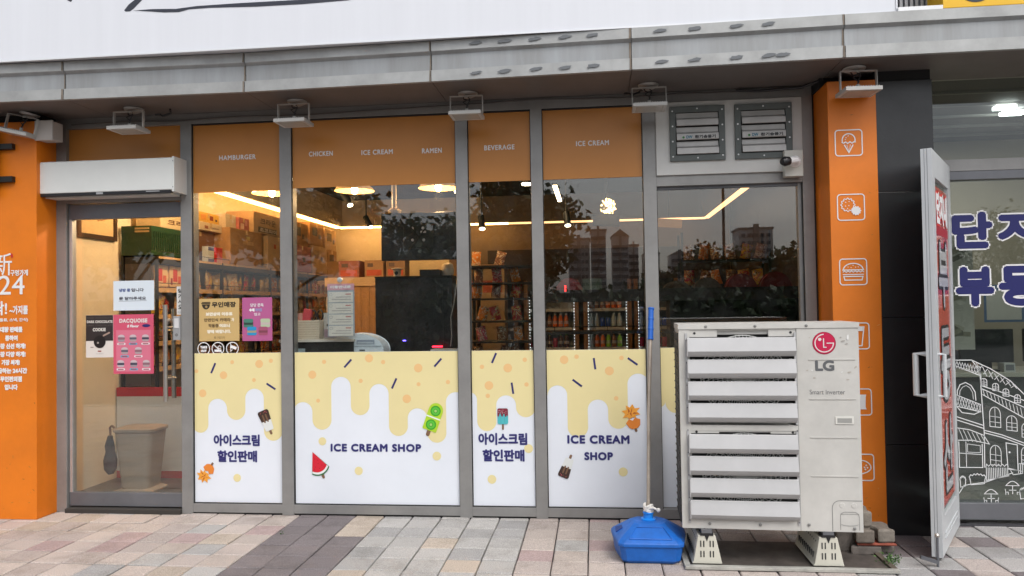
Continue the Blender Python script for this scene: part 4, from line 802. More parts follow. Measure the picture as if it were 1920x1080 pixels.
for zc in (.495, 1.025):
    q.poly([(.512, zc-.22), (xs, zc-.22), (xs, zc+.23), (.512, zc+.23)], y0+.0485, C(.05, .05, .05, .6))
for zc in (.495, 1.025):
    cx = .795
    for r_ in (.06, .085, .11, .135, .16, .185, .21, .225): q.tube([(cx+r_*math.cos(a), y0+.016, zc+r_*math.sin(a)) for a in [2*math.pi*k/40 for k in range(41)]], .003, C(.6, .6, .57, .4), 5, False)
    for k in range(72):
        a = 2*math.pi*k/72; q.tube([(cx+.06*math.cos(a), y0+.018, zc+.06*math.sin(a)), (cx+.15*math.cos(a+.10), y0+.018, zc+.15*math.sin(a+.10)), (cx+.228*math.cos(a+.26), y0+.018, zc+.228*math.sin(a+.26))], .0022, C(.6, .6, .57, .4), 4, False)
    q.lathe([(.06, 0), (.06, .006), (.05, .01)], (cx, y0+.022, zc), ACW, 24, 'Y')
    for xx in (.53, 1.04): 
        for k in range(10): q.box(xx-.004, xx+.012, y0+.012, y0+.016, zc-.19+k*.04, zc-.182+k*.04, C(.45, .45, .43, .4))
for za, zb in ((1.243, 1.285), (.72, .7345)):
    q.box(.5125, .66, y0+.004, y0+.03, za, zb, ACW); q.box(.93, 1.0715, y0+.004, y0+.03, za, zb, ACW); q.box(.66, .93, y0+.006, y0+.03, zb-.008, zb, ACW)
    for x in (.54, 1.045): q.lathe([(.007, 0), (.007, .001)], (x, y0+.004, (za+zb)/2), BLK, 10, 'Y')
q.build('fan_grille', U)
for j, zb in enumerate((1.141, 1.023, .904, .786, .618, .500, .381, .262)):
    q = MB(); n = 4; P = []
    for k in range(n+1):
        t_ = k/n; P.append((y0-(.018, .030, .042, .032, .020)[k], zb+(.097, .062, .026, .010, -.001)[k]))
    P = [(y0-.004, zb+.0985)]+P
    vs = []; m_ = len(P)
    for x in (.500, 1.064):
        vs += [(x, p[0], p[1]) for p in P]+[(x, p[0]+.002, p[1]-.0025) for p in P]
    fs = []
    for k in range(m_-1):
        fs.append((k, 2*m_+k, 2*m_+k+1, k+1)[::-1]); fs.append((m_+k, m_+k+1, 3*m_+k+1, 3*m_+k)[::-1])
    fs += [(m_-1, 2*m_+m_-1, 3*m_+m_-1, 2*m_-1)[::-1], (0, m_, 3*m_, 2*m_)[::-1]]
    fs.append(tuple(range(m_))+tuple(range(2*m_-1, m_-1, -1))); fs.append((tuple(2*m_+k for k in range(m_))+tuple(3*m_+k for k in range(m_-1, -1, -1)))[::-1])
    q.add(vs, fs, ACL); q.box(.500, 1.064, y0-.0185, y0-.0155, zb+.0955, zb+.0985, C(.66, .66, .66, .3)); q.box(.496, .500, y0-.04, y0-.001, zb, zb+.095, ACL); q.build('louvre', U)  # pale lip paints a highlight along the slat's top edge
for xa in (.494, 1.066):
    q = MB(); q.box(xa-.006, xa+.006, y0-.006, y0-.001, .235, .735, ACL); q.box(xa-.006, xa+.006, y0-.006, y0-.001, .77, 1.265, ACL)
    for k in range(9):
        q.lathe([(.004, 0), (.004, .002)], (xa, y0-.006, .25+k*.122), FRD, 6, 'Y')
    q.build('louvre_bracket', U)
e = MB(); cx, cz, y = 1.215, 1.205, y0-.001
RD = C(.50, .008, .06, .4); SL = C(.66, .64, .62, .4)
e.disc(cx, cz, .060, y, C(.30, .005, .04, .4), 48); e.disc(cx, cz+.001, .056, y-.0006, RD, 48)
e.stroke(arc(cx, cz, .047, .047, 92, 360, 34)+[(cx+.012, cz)], .0055, y-.0012, SL); e.stroke([(cx-.003, cz+.026), (cx-.003, cz-.022), (cx+.012, cz-.022)], .0055, y-.0016, SL); e.disc(cx-.022, cz+.020, .0085, y-.0016, SL, 18)
e.build('emblem', U)
e = MB(); LG = C(.11, .115, .12, .4); e.text('LG', 1.166, 1.264, 1.056, 1.114, y0-.001, LG, fat=.0035); e.build('lettering', U)
e = MB(); e.text('Smart Inverter', 1.135, 1.315, .932, .957, y0-.0012, C(.16, .16, .16, .5)); e.build('lettering', U)
q = MB()
for k in range(26): q.box(x0-.008, x0-.001, y0+.03, y1, z0+.03+k*.041, z0+.034+k*.041, BLK, )
q.box(x0-.0035, x0-.001, y0+.03, y1, z0+.02, z1-.05, C(.04, .04, .04, .7)); q.build('side_grille', U); U.rotation_euler.z = R(-2.2); U.location.x += .008
FT = mat('foot_cream', (.58, .565, .48), .45, 0, 4, .12)
def foot(xc, label):
    t = T('unit_foot', label, 'mounting foot', (xc, -.7, .02), 'plastic feet under the air conditioner')
    q = MB(); ya, yb = -.885, -.50; P = [(-.080, .02), (.080, .02), (.076, .035), (.046, .172), (-.046, .172), (-.072, .035)]
    vs = [(xc+p[0], yy, p[1]) for yy in (ya, yb) for p in P]; n = 6
    q.add(vs, [tuple(range(n)), tuple(range(n, 2*n))[::-1]]+[(k, (k+1) % n, n+(k+1) % n, n+k)[::-1] for k in range(n)], FT)
    for r_ in (0, 1):
        for c_ in (-.033, -.017, .017, .033): q.poly(rrect(xc+c_-.0035, xc+c_+.0035, .055+r_*.055, .090+r_*.055, .003, 3), ya-.0012, C(.03, .03, .03, .6))
    for k in range(9):
        for r_ in (0, 1): q.box(xc-.066+r_*.017-.004, xc-.060+r_*.017, ya+.04+k*.035, ya+.055+k*.035, .05+r_*.06, .085+r_*.06, C(.05, .05, .05, .7))
    q.build('body', t, bevel=.003)
    q = MB(); q.box(xc-.035, xc+.035, ya-.004, ya+.06, .172, .186, BLK); q.box(xc-.028, xc+.028, ya-.006, ya+.05, .186, .204, FRD); q.lathe([(.014, 0), (.014, .008), (.006, .012)], (xc, ya+.02, .192), ALU, 6); q.poly([(xc-.012, .172), (xc+.012, .172), (xc, .14)], ya-.002, BLK); q.build('clamp', t)
foot(.582, 'cream plastic foot under the left side of the air conditioner, by the blue stand'); foot(1.215, 'cream plastic foot under the right side of the air conditioner')
bt = T('base_frame', 'thin grey angle frame on the pavement under the air conditioner', 'frame', (1, -.6, 0))
q = MB(); q.box(.46, 1.56, -.935, -.90, .004, .021, C(.42, .41, .37, .5, nscale=9, namt=.4)); q.build('front_bar', bt, bevel=.002); q = MB(); q.box(.46, .49, -.90, -.42, .004, .02, C(.36, .35, .31, .6)); q.build('side_bar', bt); q = MB(); q.box(1.53, 1.56, -.90, -.42, .004, .02, C(.1, .08, .06, .7)); q.build('side_bar', bt)
q = MB(); q.box(.492, 1.528, -.898, -.44, .0035, .009, C(.10, .085, .075, .55, nscale=5, namt=.6)); q.build('tray', bt)
# ---- pile of paving blocks ----
PB = [C(.17, .145, .12, .85, nscale=20, namt=.35, bump=.3, bscale=50), C(.21, .185, .155, .85, nscale=20, namt=.35, bump=.3, bscale=50), C(.15, .13, .115, .85, nscale=20, namt=.35, bump=.3, bscale=50), C(.30, .075, .045, .85, nscale=20, namt=.4)]
def block(x, y, z, w_, d_, h_, m, label, rz=0):
    q = MB(); n = 10; P = []
    for k in range(n+1): P.append((-w_/2+.012*math.sin(k/n*math.pi*2), -d_/2+d_*k/n))
    P2 = [(w_/2+.012*math.sin(k/n*math.pi*2), d_/2-d_*k/n) for k in range(n+1)]; Q = P+P2; N_ = len(Q)
    c_, s_ = math.cos(rz), math.sin(rz); Q = [(x+a*c_-b_*s_, y+a*s_+b_*c_) for a, b_ in Q]
    q.add([(a, b_, z) for a, b_ in Q]+[(a, b_, z+h_) for a, b_ in Q], [tuple(range(N_)), tuple(range(N_, 2*N_))[::-1]]+[(k, N_+k, N_+(k+1) % N_, (k+1) % N_) for k in range(N_)], m)
    q.xf(Matrix.Translation((-.055, -.0, 0))); o = tag(q.build('paving_block', bevel=.014), label, 'paving block', 'paving blocks piled against the orange pillar'); return o
block(1.545, -.56, 0, .17, .16, .055, PB[2], 'dark paving block at the bottom left of the pile by the orange pillar')
block(1.665, -.50, 0, .10, .20, .055, PB[2], 'dark paving block at the bottom right of the pile by the orange pillar')
block(1.60, -.56, .0565, .22, .17, .016, PB[3], 'flat reddish slab between the lower blocks of the pile')
block(1.535, -.58, .074, .105, .16, .075, PB[0], 'greyish paving block on the red slab at the left of the pile')
block(1.645, -.56, .074, .10, .17, .075, PB[1], 'lighter paving block on the red slab at the right of the pile', .1)
block(1.455, -.50, .0, .12, .18, .15, PB[2], 'tall dark block of the pile half hidden behind the air conditioner')
block(1.485, -.535, .151, .065, .17, .10, PB[0], 'upright grey block on top of the pile beside the air conditioner')
block(1.558, -.53, .151, .06, .17, .09, PB[1], 'upright pale block on top of the pile, right one', .05)
# ---- weed ----
def leafy(mb, c, n, spread, size, mats, seed, flat=1):
    r_ = random.Random(seed)
    for i in range(n):
        p = Vector(c)+Vector((r_.gauss(0, spread), r_.gauss(0, spread), abs(r_.gauss(0, spread*flat))))
        a = Vector((r_.uniform(-1, 1), r_.uniform(-1, 1), r_.uniform(-.3, 1))).normalized(); b_ = a.cross(Vector((r_.uniform(-1, 1), r_.uniform(-1, 1), r_.uniform(-1, 1)))).normalized(); s_ = size*r_.uniform(.5, 1.3)
        mb.add([p, p+a*s_*.5+b_*s_*.28, p+a*s_, p+a*s_*.5-b_*s_*.28], [(0, 1, 2, 3)], r_.choice(mats))
GRN = [C(.05, .11, .025, .6), C(.08, .16, .035, .6), C(.035, .08, .02, .6)]
q = MB(); leafy(q, (1.565, -.79, .004), 150, .024, .015, GRN, 1, 1.2); leafy(q, (1.60, -.73, .004), 60, .018, .013, GRN, 2, 1.1); tag(q.build('weed'), 'small green weed growing by the paving block pile', 'weed')
q = MB(); leafy(q, (-2.005, -.43, .002), 14, .006, .012, GRN, 5, 1); tag(q.build('weed'), 'tiny green sprout in a joint of the dark paving band', 'weed')
# ---- blue stand with pole ----
bs = T('stand_base', 'blue plastic water-filled stand base with a long thin pole leaning up from it', 'stand base', (.285, -.68, 0))
q = MB()
def ring(w_, wf, yb, yf, z, cx=.285):
    return [(cx-w_*.55, yb, z), (cx-w_, yb-(yb-yf)*.30, z), (cx-w_*.97, yb-(yb-yf)*.52, z), (cx-wf, yf+.02, z), (cx-wf+.03, yf, z), (cx+wf-.03, yf, z), (cx+wf, yf+.02, z), (cx+w_*.97, yb-(yb-yf)*.52, z), (cx+w_, yb-(yb-yf)*.30, z), (cx+w_*.55, yb, z)]
rings = [ring(.185, .150, -.50, -.845, .002), ring(.195, .160, -.49, -.86, .02), ring(.205, .170, -.485, -.87, .095), ring(.212, .178, -.478, -.878, .098), ring(.212, .178, -.478, -.878, .116), ring(.200, .165, -.49, -.86, .13), ring(.105, .085, -.60, -.76, .192), ring(.09, .07, -.62, -.74, .198)]
vs = [p for r_ in rings for p in r_]; n = 10
q.add(vs, [tuple(range(n)), tuple((len(rings)-1)*n+k for k in range(n))[::-1]]+[(i*n+k, i*n+(k+1) % n, (i+1)*n+(k+1) % n, (i+1)*n+k)[::-1] for i in range(len(rings)-1) for k in range(n)], BLU)
bsb = q.build('tank', bs, bevel=.013)
def tp(u, v): return (.285+u, -.86+v*.10+.004*0, .13+v*.062)
q = MB(); P = [(-.115, .08), (-.075, .80), (.075, .80), (.115, .08)]
q.tube([(tp(*p)[0], tp(*p)[1]-.002, tp(*p)[2]+.002) for p in P+[P[0]]], .003, BLU, 6); q.box(.098, .142, -.72, -.62, .135, .150, C(.002, .035, .2, .6), ry=-.55); q.build('rib_and_recess_shade', bs)  # dark blue box paints the shade of the grip recess
q = MB(); q.lathe([(.042, 0), (.042, .008), (.028, .012), (.027, .035), (.031, .038), (.031, .046), (.02, .048)], (.285, -.68, .196), C(.01, .22, .70, .35), 24); q.build('neck', bs, smooth=True)
q = MB(); q.tube([(.285, -.68, .21), (.305, -.60, .8), (.338, -.47, 1.36)], .0105, C(.42, .36, .30, .4, metal=.3, nscale=8, namt=.25), 12); q.build('pole', bs, smooth=True)
q = MB(); q.tube([(.3295, -.505, 1.215), (.3395, -.465, 1.395)], .0165, C(.006, .10, .45, .4), 12); 
for t_ in (.0, .33, .66, 1): q.tube([(.3295+.01*t_, -.505+.04*t_, 1.215+.18*t_), (.3303+.01*t_, -.502+.04*t_, 1.225+.18*t_)], .019, C(.006, .10, .45, .4), 12)
q.build('grip', bs, bevel=.002)
q = MB()
for k in range(4): q.tube([(.286+.022*math.cos(a), -.68+.022*math.sin(a), .246+k*.010+.006*math.sin(a*2+k)) for a in [2*math.pi*j/16 for j in range(17)]], .008, C(.68, .66, .62, .8), 8)
q.tube([(.286, -.70, .262), (.31, -.712, .272), (.335, -.71, .26)], [.009, .008, .005], C(.68, .66, .62, .8), 8); q.lathe([(.004, -.012), (.012, -.004), (.012, .006), (.004, .012)], (.34, -.71, .258), C(.68, .66, .62, .8), 10); q.build('cloth_tie', bs, smooth=True)

# ================= shop interior =================
def bagmat(c1, c2):
    m = mat('foil', c1, .28); t = m.node_tree; b = t.nodes['Principled BSDF']; A = t.nodes.new; K = t.links.new
    g = A('ShaderNodeTexCoord'); oi = A('ShaderNodeObjectInfo'); ad = A('ShaderNodeVectorMath'); ad.operation = 'ADD'; sc = A('ShaderNodeMath'); sc.operation = 'MULTIPLY'; sc.inputs[1].default_value = 37
    K(oi.outputs['Random'], sc.inputs[0]); K(g.outputs['Object'], ad.inputs[0]); K(sc.outputs[0], ad.inputs[1])
    n = A('ShaderNodeTexNoise'); n.inputs['Scale'].default_value = 16; n.inputs['Detail'].default_value = 3; n.inputs['Distortion'].default_value = 1.2; K(ad.outputs[0], n.inputs['Vector'])
    r = A('ShaderNodeValToRGB'); r.color_ramp.interpolation = 'CONSTANT'; e = r.color_ramp.elements; e[0].position = 0; e[0].color = (*c1, 1); e[1].position = .52; e[1].color = (*c2, 1)
    for p, c in ((.58, (.7, .62, .5)), (.61, tuple(x*.35 for x in c1)), (.66, c1)): q = e.new(p); q.color = (*c, 1)
    K(n.outputs[0], r.inputs[0]); K(r.outputs[0], b.inputs['Base Color'])
    bp = A('ShaderNodeBump'); bp.inputs['Strength'].default_value = .7; bp.inputs['Distance'].default_value = .012; K(n.outputs[0], bp.inputs['Height']); K(bp.outputs[0], b.inputs['Normal'])
    return m
def bag_proto(c1, c2, seed):
    q = MB(); r_ = random.Random(seed); nx, nz = 6, 7; w_, h_, th = .075, .21, .05; vs = []
    for s_ in (-1, 1):
        for j in range(nz+1):
            for i in range(nx+1):
                u, v = i/nx*2-1, j/nz; puff = (1-u**4)*math.sin(math.pi*min(1, max(0, (v*1.1-.05))))**.6 if 0 < v < 1 else 0
                vs.append((u*w_*(1-.06*math.sin(math.pi*v)), s_*th*.5*puff*(1+.25*r_.uniform(-1, 1)), v*h_))
    N_ = (nx+1)*(nz+1); fs = []
    a = b_ = bagmat(c1, c2)
    for s_ in (0, 1):
        for j in range(nz):
            for i in range(nx):
                f_ = (s_*N_+j*(nx+1)+i, s_*N_+j*(nx+1)+i+1, s_*N_+(j+1)*(nx+1)+i+1, s_*N_+(j+1)*(nx+1)+i); f_ = f_ if s_ == 0 else f_[::-1]
                q.add([], [], a); q.mi(b_); q.f.append(f_); q.m.append(q.mi(b_ if (2 <= j <= 4 and 1 <= i <= 4 and (i+j+seed) % 3) or j == nz-1 else a))
    q.v = vs
    return q
BAGC = {'red': ((.50, .02, .015), (.75, .50, .10)), 'orange': ((.70, .22, .02), (.75, .6, .4)), 'yellow': ((.75, .48, .05), (.5, .05, .02)), 'cream': ((.62, .5, .32), (.5, .2, .05)), 'clear golden': ((.55, .36, .14), (.65, .5, .3)), 'brown': ((.25, .10, .04), (.6, .4, .2)), 'pink': ((.60, .12, .15), (.7, .6, .5))}
BP = {}
for i, (k, v) in enumerate(BAGC.items()): BP[k] = bag_proto(*v, i)
BPm = {}
def bag(kind, x, y, z, rz, label, group, s=1, tilt=0):
    if kind not in BPm:
        o = BP[kind].build('snack_bag', smooth=True, at=(0, 0, 0)); BPm[kind] = o; c = o
    else: c = BPm[kind].copy(); S.collection.objects.link(c)
    c.location = (x, y, z); c.rotation_euler = (0, tilt, rz); c.scale = (s, s, s); tag(c, label, 'snack bag', group); return c
ORD = ['first', 'second', 'third', 'fourth', 'fifth', 'sixth', 'seventh', 'eighth', 'ninth', 'tenth', 'eleventh', 'twelfth', 'thirteenth', 'fourteenth', 'fifteenth', 'sixteenth', 'seventeenth', 'eighteenth', 'nineteenth', 'twentieth', 'twenty-first', 'twenty-second', 'twenty-third', 'twenty-fourth', 'twenty-fifth', 'twenty-sixth', 'twenty-seventh', 'twenty-eighth']
def rack(name, label, x0, x1, y0, y1, zs, ztop, ny, wood=True):
    t = T(name, label, 'shelf rack', ((x0+x1)/2, (y0+y1)/2, .03)); 
    for k in range(ny+1):
        y = y0+(y1-y0)*k/ny
        for x in (x0+.012, x1-.012):
            q = MB(); q.box(x-.012, x+.012, y-.012, y+.012, .03, ztop, BMT); q.build('post', t)
    for z in zs:
        q = MB(); q.box(x0, x1-.03, y0, y1, z-.015, z, BMT); 
        q.box(x1-.028, x1-.002, y0+.015, y1-.015, z-.035, z+.005, WOOD if wood else BMT); 
        for dz in (.045,): q.tube([(x1-.01, y0, z+dz), (x1-.01, y1, z+dz)], .003, BMT, 5)
        q.build('shelf', t)
    return t
LR = rack('shelf_rack', 'long black shelf rack with wooden shelf edges along the left wall', -4.03, -3.70, 1.0, 5.55, (.95, 1.17, 1.40, 1.63, 1.90), 1.905, 4)
q = MB(); q.box(-4.03, -3.70, 1.0, 5.55, 1.84, 1.885, BMT); q.build('top_beam', LR)
rr = random.Random(11)
lv = {0: 'lowest', 1: 'second lowest', 2: 'middle', 3: 'upper'}
for li, z in enumerate((.955, 1.175, 1.405, 1.635)):
    y = 1.12; k = 0; cnt = 0
    while y < 5.4 and cnt < 28:
        kd = rr.choice(list(BAGC)); st = rr.uniform(.11, .19); s = rr.uniform(.66, .92)
        if li < 3: s *= .98
        bag(kd, -3.80+rr.uniform(-.03, .03), y, z, R(90)+rr.uniform(-.5, .5), '%s snack bag, %s from door, %s shelf of left rack' % (kd, ORD[cnt], lv[li]), 'snack bags on the left rack', s, rr.uniform(-.35, .35)); y += st; cnt += 1
def carton(name, label, x0, x1, y0, y1, z0, z1, m, deco=None, rz=0, cat='carton', group='cartons stacked on the left rack'):
    t = T(name, label, cat, ((x0+x1)/2, (y0+y1)/2, z0), group)
    q = MB(); q.box(x0, x1, y0, y1, z0, z1, m); q.build('box', t, bevel=.004)
    q = MB(); q.box(x0-.001, x1+.0012, (y0+y1)/2-.02, (y0+y1)/2+.02, z1-.05, z1+.001, TAPE); q.build('tape', t)
    if deco: q = MB(); deco(q); q.build('print', t)
    if rz: t.rotation_euler.z = rz
    return t
def side_print(x, rects):   # rects on +x face
    def fn(q):
        for (ya, yb, za, zb, c) in rects: q.add([(x, ya, za), (x, yb, za), (x, yb, zb), (x, ya, zb)], [(0, 1, 2, 3)], C(*c, .6))
    return fn
def xtext(q, s_, x, ya, yb, za, zb, m, fat=.002):
    i0 = len(q.v); q.text(s_, ya, yb, za, zb, 0, m, fat=fat)
    for i in range(i0, len(q.v)): v = q.v[i]; q.v[i] = (x-v[1], v[0], v[2])
carton('cardboard_box', 'large plain brown cardboard box in the middle of the HAMBURGER window', -4.0, -3.70, 2.30, 3.04, 1.906, 2.285, CARD, side_print(-3.6985, [(2.58, 2.83, 2.13, 2.17, (.50, .30, .12)), (2.66, 2.74, 2.18, 2.22, (.60, .45, .12))]))
carton('cardboard_box', 'dark brown box recessed behind the small packets', -4.03, -3.86, 1.72, 2.28, 1.906, 2.22, C(.22, .10, .04, .8))
carton('snack_box', 'flat yellow printed box on top of the dark brown box', -4.0, -3.80, 1.85, 2.26, 2.305, 2.40, C(.72, .42, .06, .5), side_print(-3.7985, [(1.90, 2.0, 2.325, 2.38, (.75, .3, .05)), (2.07, 2.14, 2.33, 2.375, (.3, .05, .02)), (2.18, 2.22, 2.33, 2.35, (.1, .05, .05))]))
carton('snack_box', 'flat cream box right under the yellow printed box', -4.0, -3.79, 1.85, 2.30, 2.221, 2.303, C(.62, .50, .34, .5), side_print(-3.7885, [(1.95, 2.02, 2.24, 2.27, (.3, .1, .05)), (2.1, 2.24, 2.25, 2.26, (.35, .25, .2))]))
carton('snack_box', 'pale box between the yellow box and the pink printed carton', -4.0, -3.76, 2.32, 2.55, 2.287, 2.43, C(.60, .50, .36, .5))
carton('snack_box', 'pink printed carton on the large brown cardboard box', -4.0, -3.735, 2.56, 2.80, 2.287, 2.42, C(.45, .14, .12, .5), side_print(-3.7335, [(2.6, 2.68, 2.3, 2.36, (.7, .5, .4)), (2.7, 2.76, 2.34, 2.40, (.65, .3, .3))]))
def bigp(q):
    side_print(-3.698, [(2.95, 3.45, 2.30, 2.36, (.10, .07, .05))])(q); xtext(q, '크라운', -3.697, 3.0, 3.42, 2.39, 2.46, C(.12, .08, .05, .6)); xtext(q, '초코파이', -3.6965, 2.98, 3.44, 2.305, 2.355, C(.6, .55, .5, .6)); side_print(-3.697, [(3.55, 3.7, 2.3, 2.46, (.14, .11, .12)), (3.54, 3.72, 2.25, 2.30, (.35, .12, .1))])(q)
carton('cardboard_box', 'upper printed cardboard box beside the second mullion', -4.02, -3.70, 2.84, 3.78, 2.288, 2.52, CARD2, lambda q: bigp(q))
carton('cardboard_box', 'lower pale cardboard box with a small red mark', -4.02, -3.70, 3.20, 3.80, 1.906, 2.284, CARD2, side_print(-3.6985, [(3.36, 3.42, 2.14, 2.19, (.45, .06, .03))]))
for n_, (ya, yb, za, zb, m_, lb) in enumerate(((3.92, 4.42, 2.24, 2.53, CARD, 'upper brown box with a dark label left of the hanging television'), (3.92, 4.5, 1.906, 2.235, C(.40, .13, .10, .7), 'reddish box under the labelled brown box'), (4.50, 5.0, 2.28, 2.58, CARD, 'brown box with black print, second stack behind the CHICKEN window'), (4.55, 5.1, 1.906, 2.275, CARD2, 'pale brown box under the one with black print'), (5.06, 5.5, 2.26, 2.55, CARD2, 'pale carton nearest the back wall, upper one'), (5.12, 5.5, 1.906, 2.255, CARD, 'brown carton nearest the back wall, lower one'))):
    carton('cardboard_box', lb, -4.02, -3.70+.01*(n_ % 2), ya, yb, za, zb, m_, side_print(-3.6985+.01*(n_ % 2), [(ya+.08, ya+.26, zb-.17, zb-.06, ((.10, .09, .09), (.5, .2, .2), (.08, .06, .04), (.3, .18, .1), (.12, .08, .05), (.1, .05, .03))[n_]), (ya+.3, ya+.38, zb-.2, zb-.14, (.12, .07, .04))]))
q = MB()
for k in range(26):
    z = 1.905+k*.02; 
q = MB(); q.lathe([(.02, 0), (.09, .02), (.10, .12), (.085, .2), (.10, .3), (.09, .42), (.06, .5), (.02, .53)], (-3.80, 1.62, 1.906), C(.60, .50, .34, .3, nscale=12, namt=.35, bump=.8, bscale=14), 14); tag(q.build('sack', smooth=True), 'tall pale clear sack at the left edge of the HAMBURGER window', 'sack')
for (y, m_, lb) in ((1.98, C(.55, .58, .6, .3), 'small white and blue snack packet standing in front of the dark box'), (2.15, C(.60, .03, .03, .3), 'small red snack packet next to the white and blue one')):
    q = MB(); q.box(-3.80, -3.74, y-.06, y+.06, 1.906, 2.06, m_); q.box(-3.7405, -3.739, y-.055, y+.055, 1.907, 1.94, C(.08, .09, .25, .4) if y < 2 else C(.7, .4, .35, .4)); q.box(-3.7405, -3.739, y-.055, y+.055, 2.02, 2.055, C(.08, .09, .25, .4) if y < 2 else C(.5, .02, .02, .4)); tag(q.build('snack_packet', bevel=.008), lb, 'snack packet')
q = MB(); q.lathe([(.03, 0), (.16, .03), (.19, .15), (.15, .24), (.05, .30), (.02, .36)], (-3.62, 5.72, 1.72), C(.70, .20, .06, .25, bump=.6, bscale=20), 14); tag(q.build('plastic_bag', smooth=True), 'orange plastic bag by the back wall above the white list sign', 'bag')
def crate(x0, x1, y0, y1, z0, z1, label):
    t = T('crate', label, 'crate', ((x0+x1)/2, (y0+y1)/2, z0)); GN = C(.012, .05, .016, .5); q = MB()
    q.box(x0, x1, y0, y1, z0, z0+.008, GN); 
    for a, b_ in ((z0, z0+.05), (z1-.045, z1)):
        q.box(x0, x1, y0, y0+.01, a, b_, GN); q.box(x0, x1, y1-.01, y1, a, b_, GN); q.box(x1-.01, x1, y0+.01, y1-.01, a, b_, GN); q.box(x0, x0+.01, y0+.01, y1-.01, a, b_, GN)
    q.box(x0, x1, y0+.002, y0+.007, z0+.05, z1-.045, GN)
    n = int((y1-y0)/.035)
    for k in range(n+1):
        y = y0+.012+(y1-y0-.04)*k/n; q.box(x1-.009, x1-.001, y, y+.016, z0+.05, z1-.045, GN)
    q.build('basket', t); q = MB(); q.box(x1-.15, x1-.02, y0-.004, y0, z1-.03, z1-.015, C(.5, .4, .2, .5)); q.box(x1-.15, x1-.02, y0-.004, y0, z1-.055, z1-.04, C(.5, .4, .2, .5)); q.build('handle', t)
crate(-4.02, -3.745, .98, 1.62, 1.906, 2.165, 'green plastic crate on top of the rack behind the glass door')
q = T('snack_carton', 'cream printed carton on the green crate at the top of the door glass', 'carton', (-3.86, 1.4, 2.166))
m_ = MB(); m_.box(-4.0, -3.76, 1.15, 1.75, 2.166, 2.33, C(.62, .48, .28, .6)); m_.build('box', q, bevel=.01); m_ = MB(); xtext(m_, '크라운', -3.7585, 1.25, 1.65, 2.20, 2.25, C(.12, .05, .02, .6)); m_.build('print', q)
for (y, z, lb) in ((1.12, 1.645, 'red and cream snack carton just behind the rack post seen through the door'), (1.36, 1.645, 'second red and cream snack carton, deeper along the door shelf')):
    carton('snack_box', lb, -3.93, -3.745, y-.1, y+.11, z, z+.19, C(.65, .45, .25, .5), side_print(-3.7435, [(y-.05, y+.02, z+.05, z+.16, (.55, .04, .02)), (y+.03, y+.08, z+.03, z+.1, (.6, .12, .05)), (y-.09, y-.06, z+.02, z+.08, (.3, .03, .02))]), group='snack cartons seen through the door')
q = MB(); q.box(-3.99, -3.76, .985, .995, .80, 1.84, C(.07, .055, .045, .7)); q.build('end_panel', LR)
pt = T('partition', 'low grey partition with red stripes behind the glass door', 'partition', (-3.6, 1.15, .03))
q = MB(); q.box(-4.04, -3.25, .94, .965, .09, .715, C(.72, .70, .66, .5)); q.build('panel', pt); q = MB(); q.box(-4.04, -3.25, .938, .966, .716, .79, C(.50, .01, .02, .4)); q.build('stripe', pt); q = MB(); q.box(-4.04, -3.25, .938, .966, .03, .089, C(.50, .01, .02, .4)); q.build('stripe', pt)
# picture frame on the left wall
pf = T('picture_frame', 'dark framed picture on the cream wall inside the door', 'picture frame', (-4.04, .5, 1.99))
q = MB(); a, b_, z0, z1 = .44, .93, 2.03, 2.50
for (ya, yb, za, zb) in ((a, b_, z0, z0+.035), (a, b_, z1-.035, z1), (a, a+.035, z0+.035, z1-.035), (b_-.035, b_, z0+.035, z1-.035)): q.box(-4.049, -4.02, ya, yb, za, zb, C(.05, .025, .012, .4))
q.build('frame', pf); q = MB(); q.box(-4.049, -4.035, a+.035, b_-.035, z0+.035, z1-.035, C(.68, .50, .28, .15))
for k in range(8): r_ = random.Random(k); yy = .56+k*.03; q.add([(-4.0345+.0002*k, yy+.05*math.cos(j*.9), 2.22+.05*math.sin(j*.9)*r_.uniform(.4, 1)) for j in range(7)], [tuple(range(7))], C(.35, .18, .07, .5))
q.build('picture', pf)
# thin cream inner wall by the door: conduit line
tb = T('trash_bin', 'beige tapered plastic trash bin inside the glass door', 'trash bin', (-3.58, .55, .03)); BG = C(.30, .235, .175, .5)
q = MB()
def sq(w_, d_, z, r=.05): return [(p[0]-3.575, p[1]+.55, z) for p in rrect(-w_, w_, -d_, d_, r, 4)]
rg = [sq(.115, .105, .04), sq(.155, .13, .49), sq(.168, .14, .50), sq(.168, .14, .52), sq(.14, .115, .53)]; n = len(rg[0])
q.add([p for r_ in rg for p in r_], [tuple(range(n))[::-1], tuple((len(rg)-1)*n+k for k in range(n))]+[(i*n+k, i*n+(k+1) % n, (i+1)*n+(k+1) % n, (i+1)*n+k) for i in range(len(rg)-1) for k in range(n)], BG); q.build('body', tb, smooth=True)
q = MB(); rg = [sq(.16, .14, .03), sq(.16, .14, .042), sq(.12, .11, .06)]; q.add([p for r_ in rg for p in r_], [tuple(range(n))[::-1], tuple(2*n+k for k in range(n))]+[(i*n+k, i*n+(k+1) % n, (i+1)*n+(k+1) % n, (i+1)*n+k) for i in range(2) for k in range(n)], BG); q.build('foot', tb)
um = T('umbrella', 'folded black umbrella with a curved handle hanging beside the trash bin', 'umbrella', (-3.80, .50, .15))
q = MB(); q.tube([(-3.80, .50, .46), (-3.805, .50, .38), (-3.80, .50, .34), (-3.80, .50, .27), (-3.80, .50, .20), (-3.795, .5, .16)], [.018, .036, .034, .05, .045, .02], C(.012, .012, .014, .8, nscale=20, namt=.4), 12); q.build('canopy', um, smooth=True)
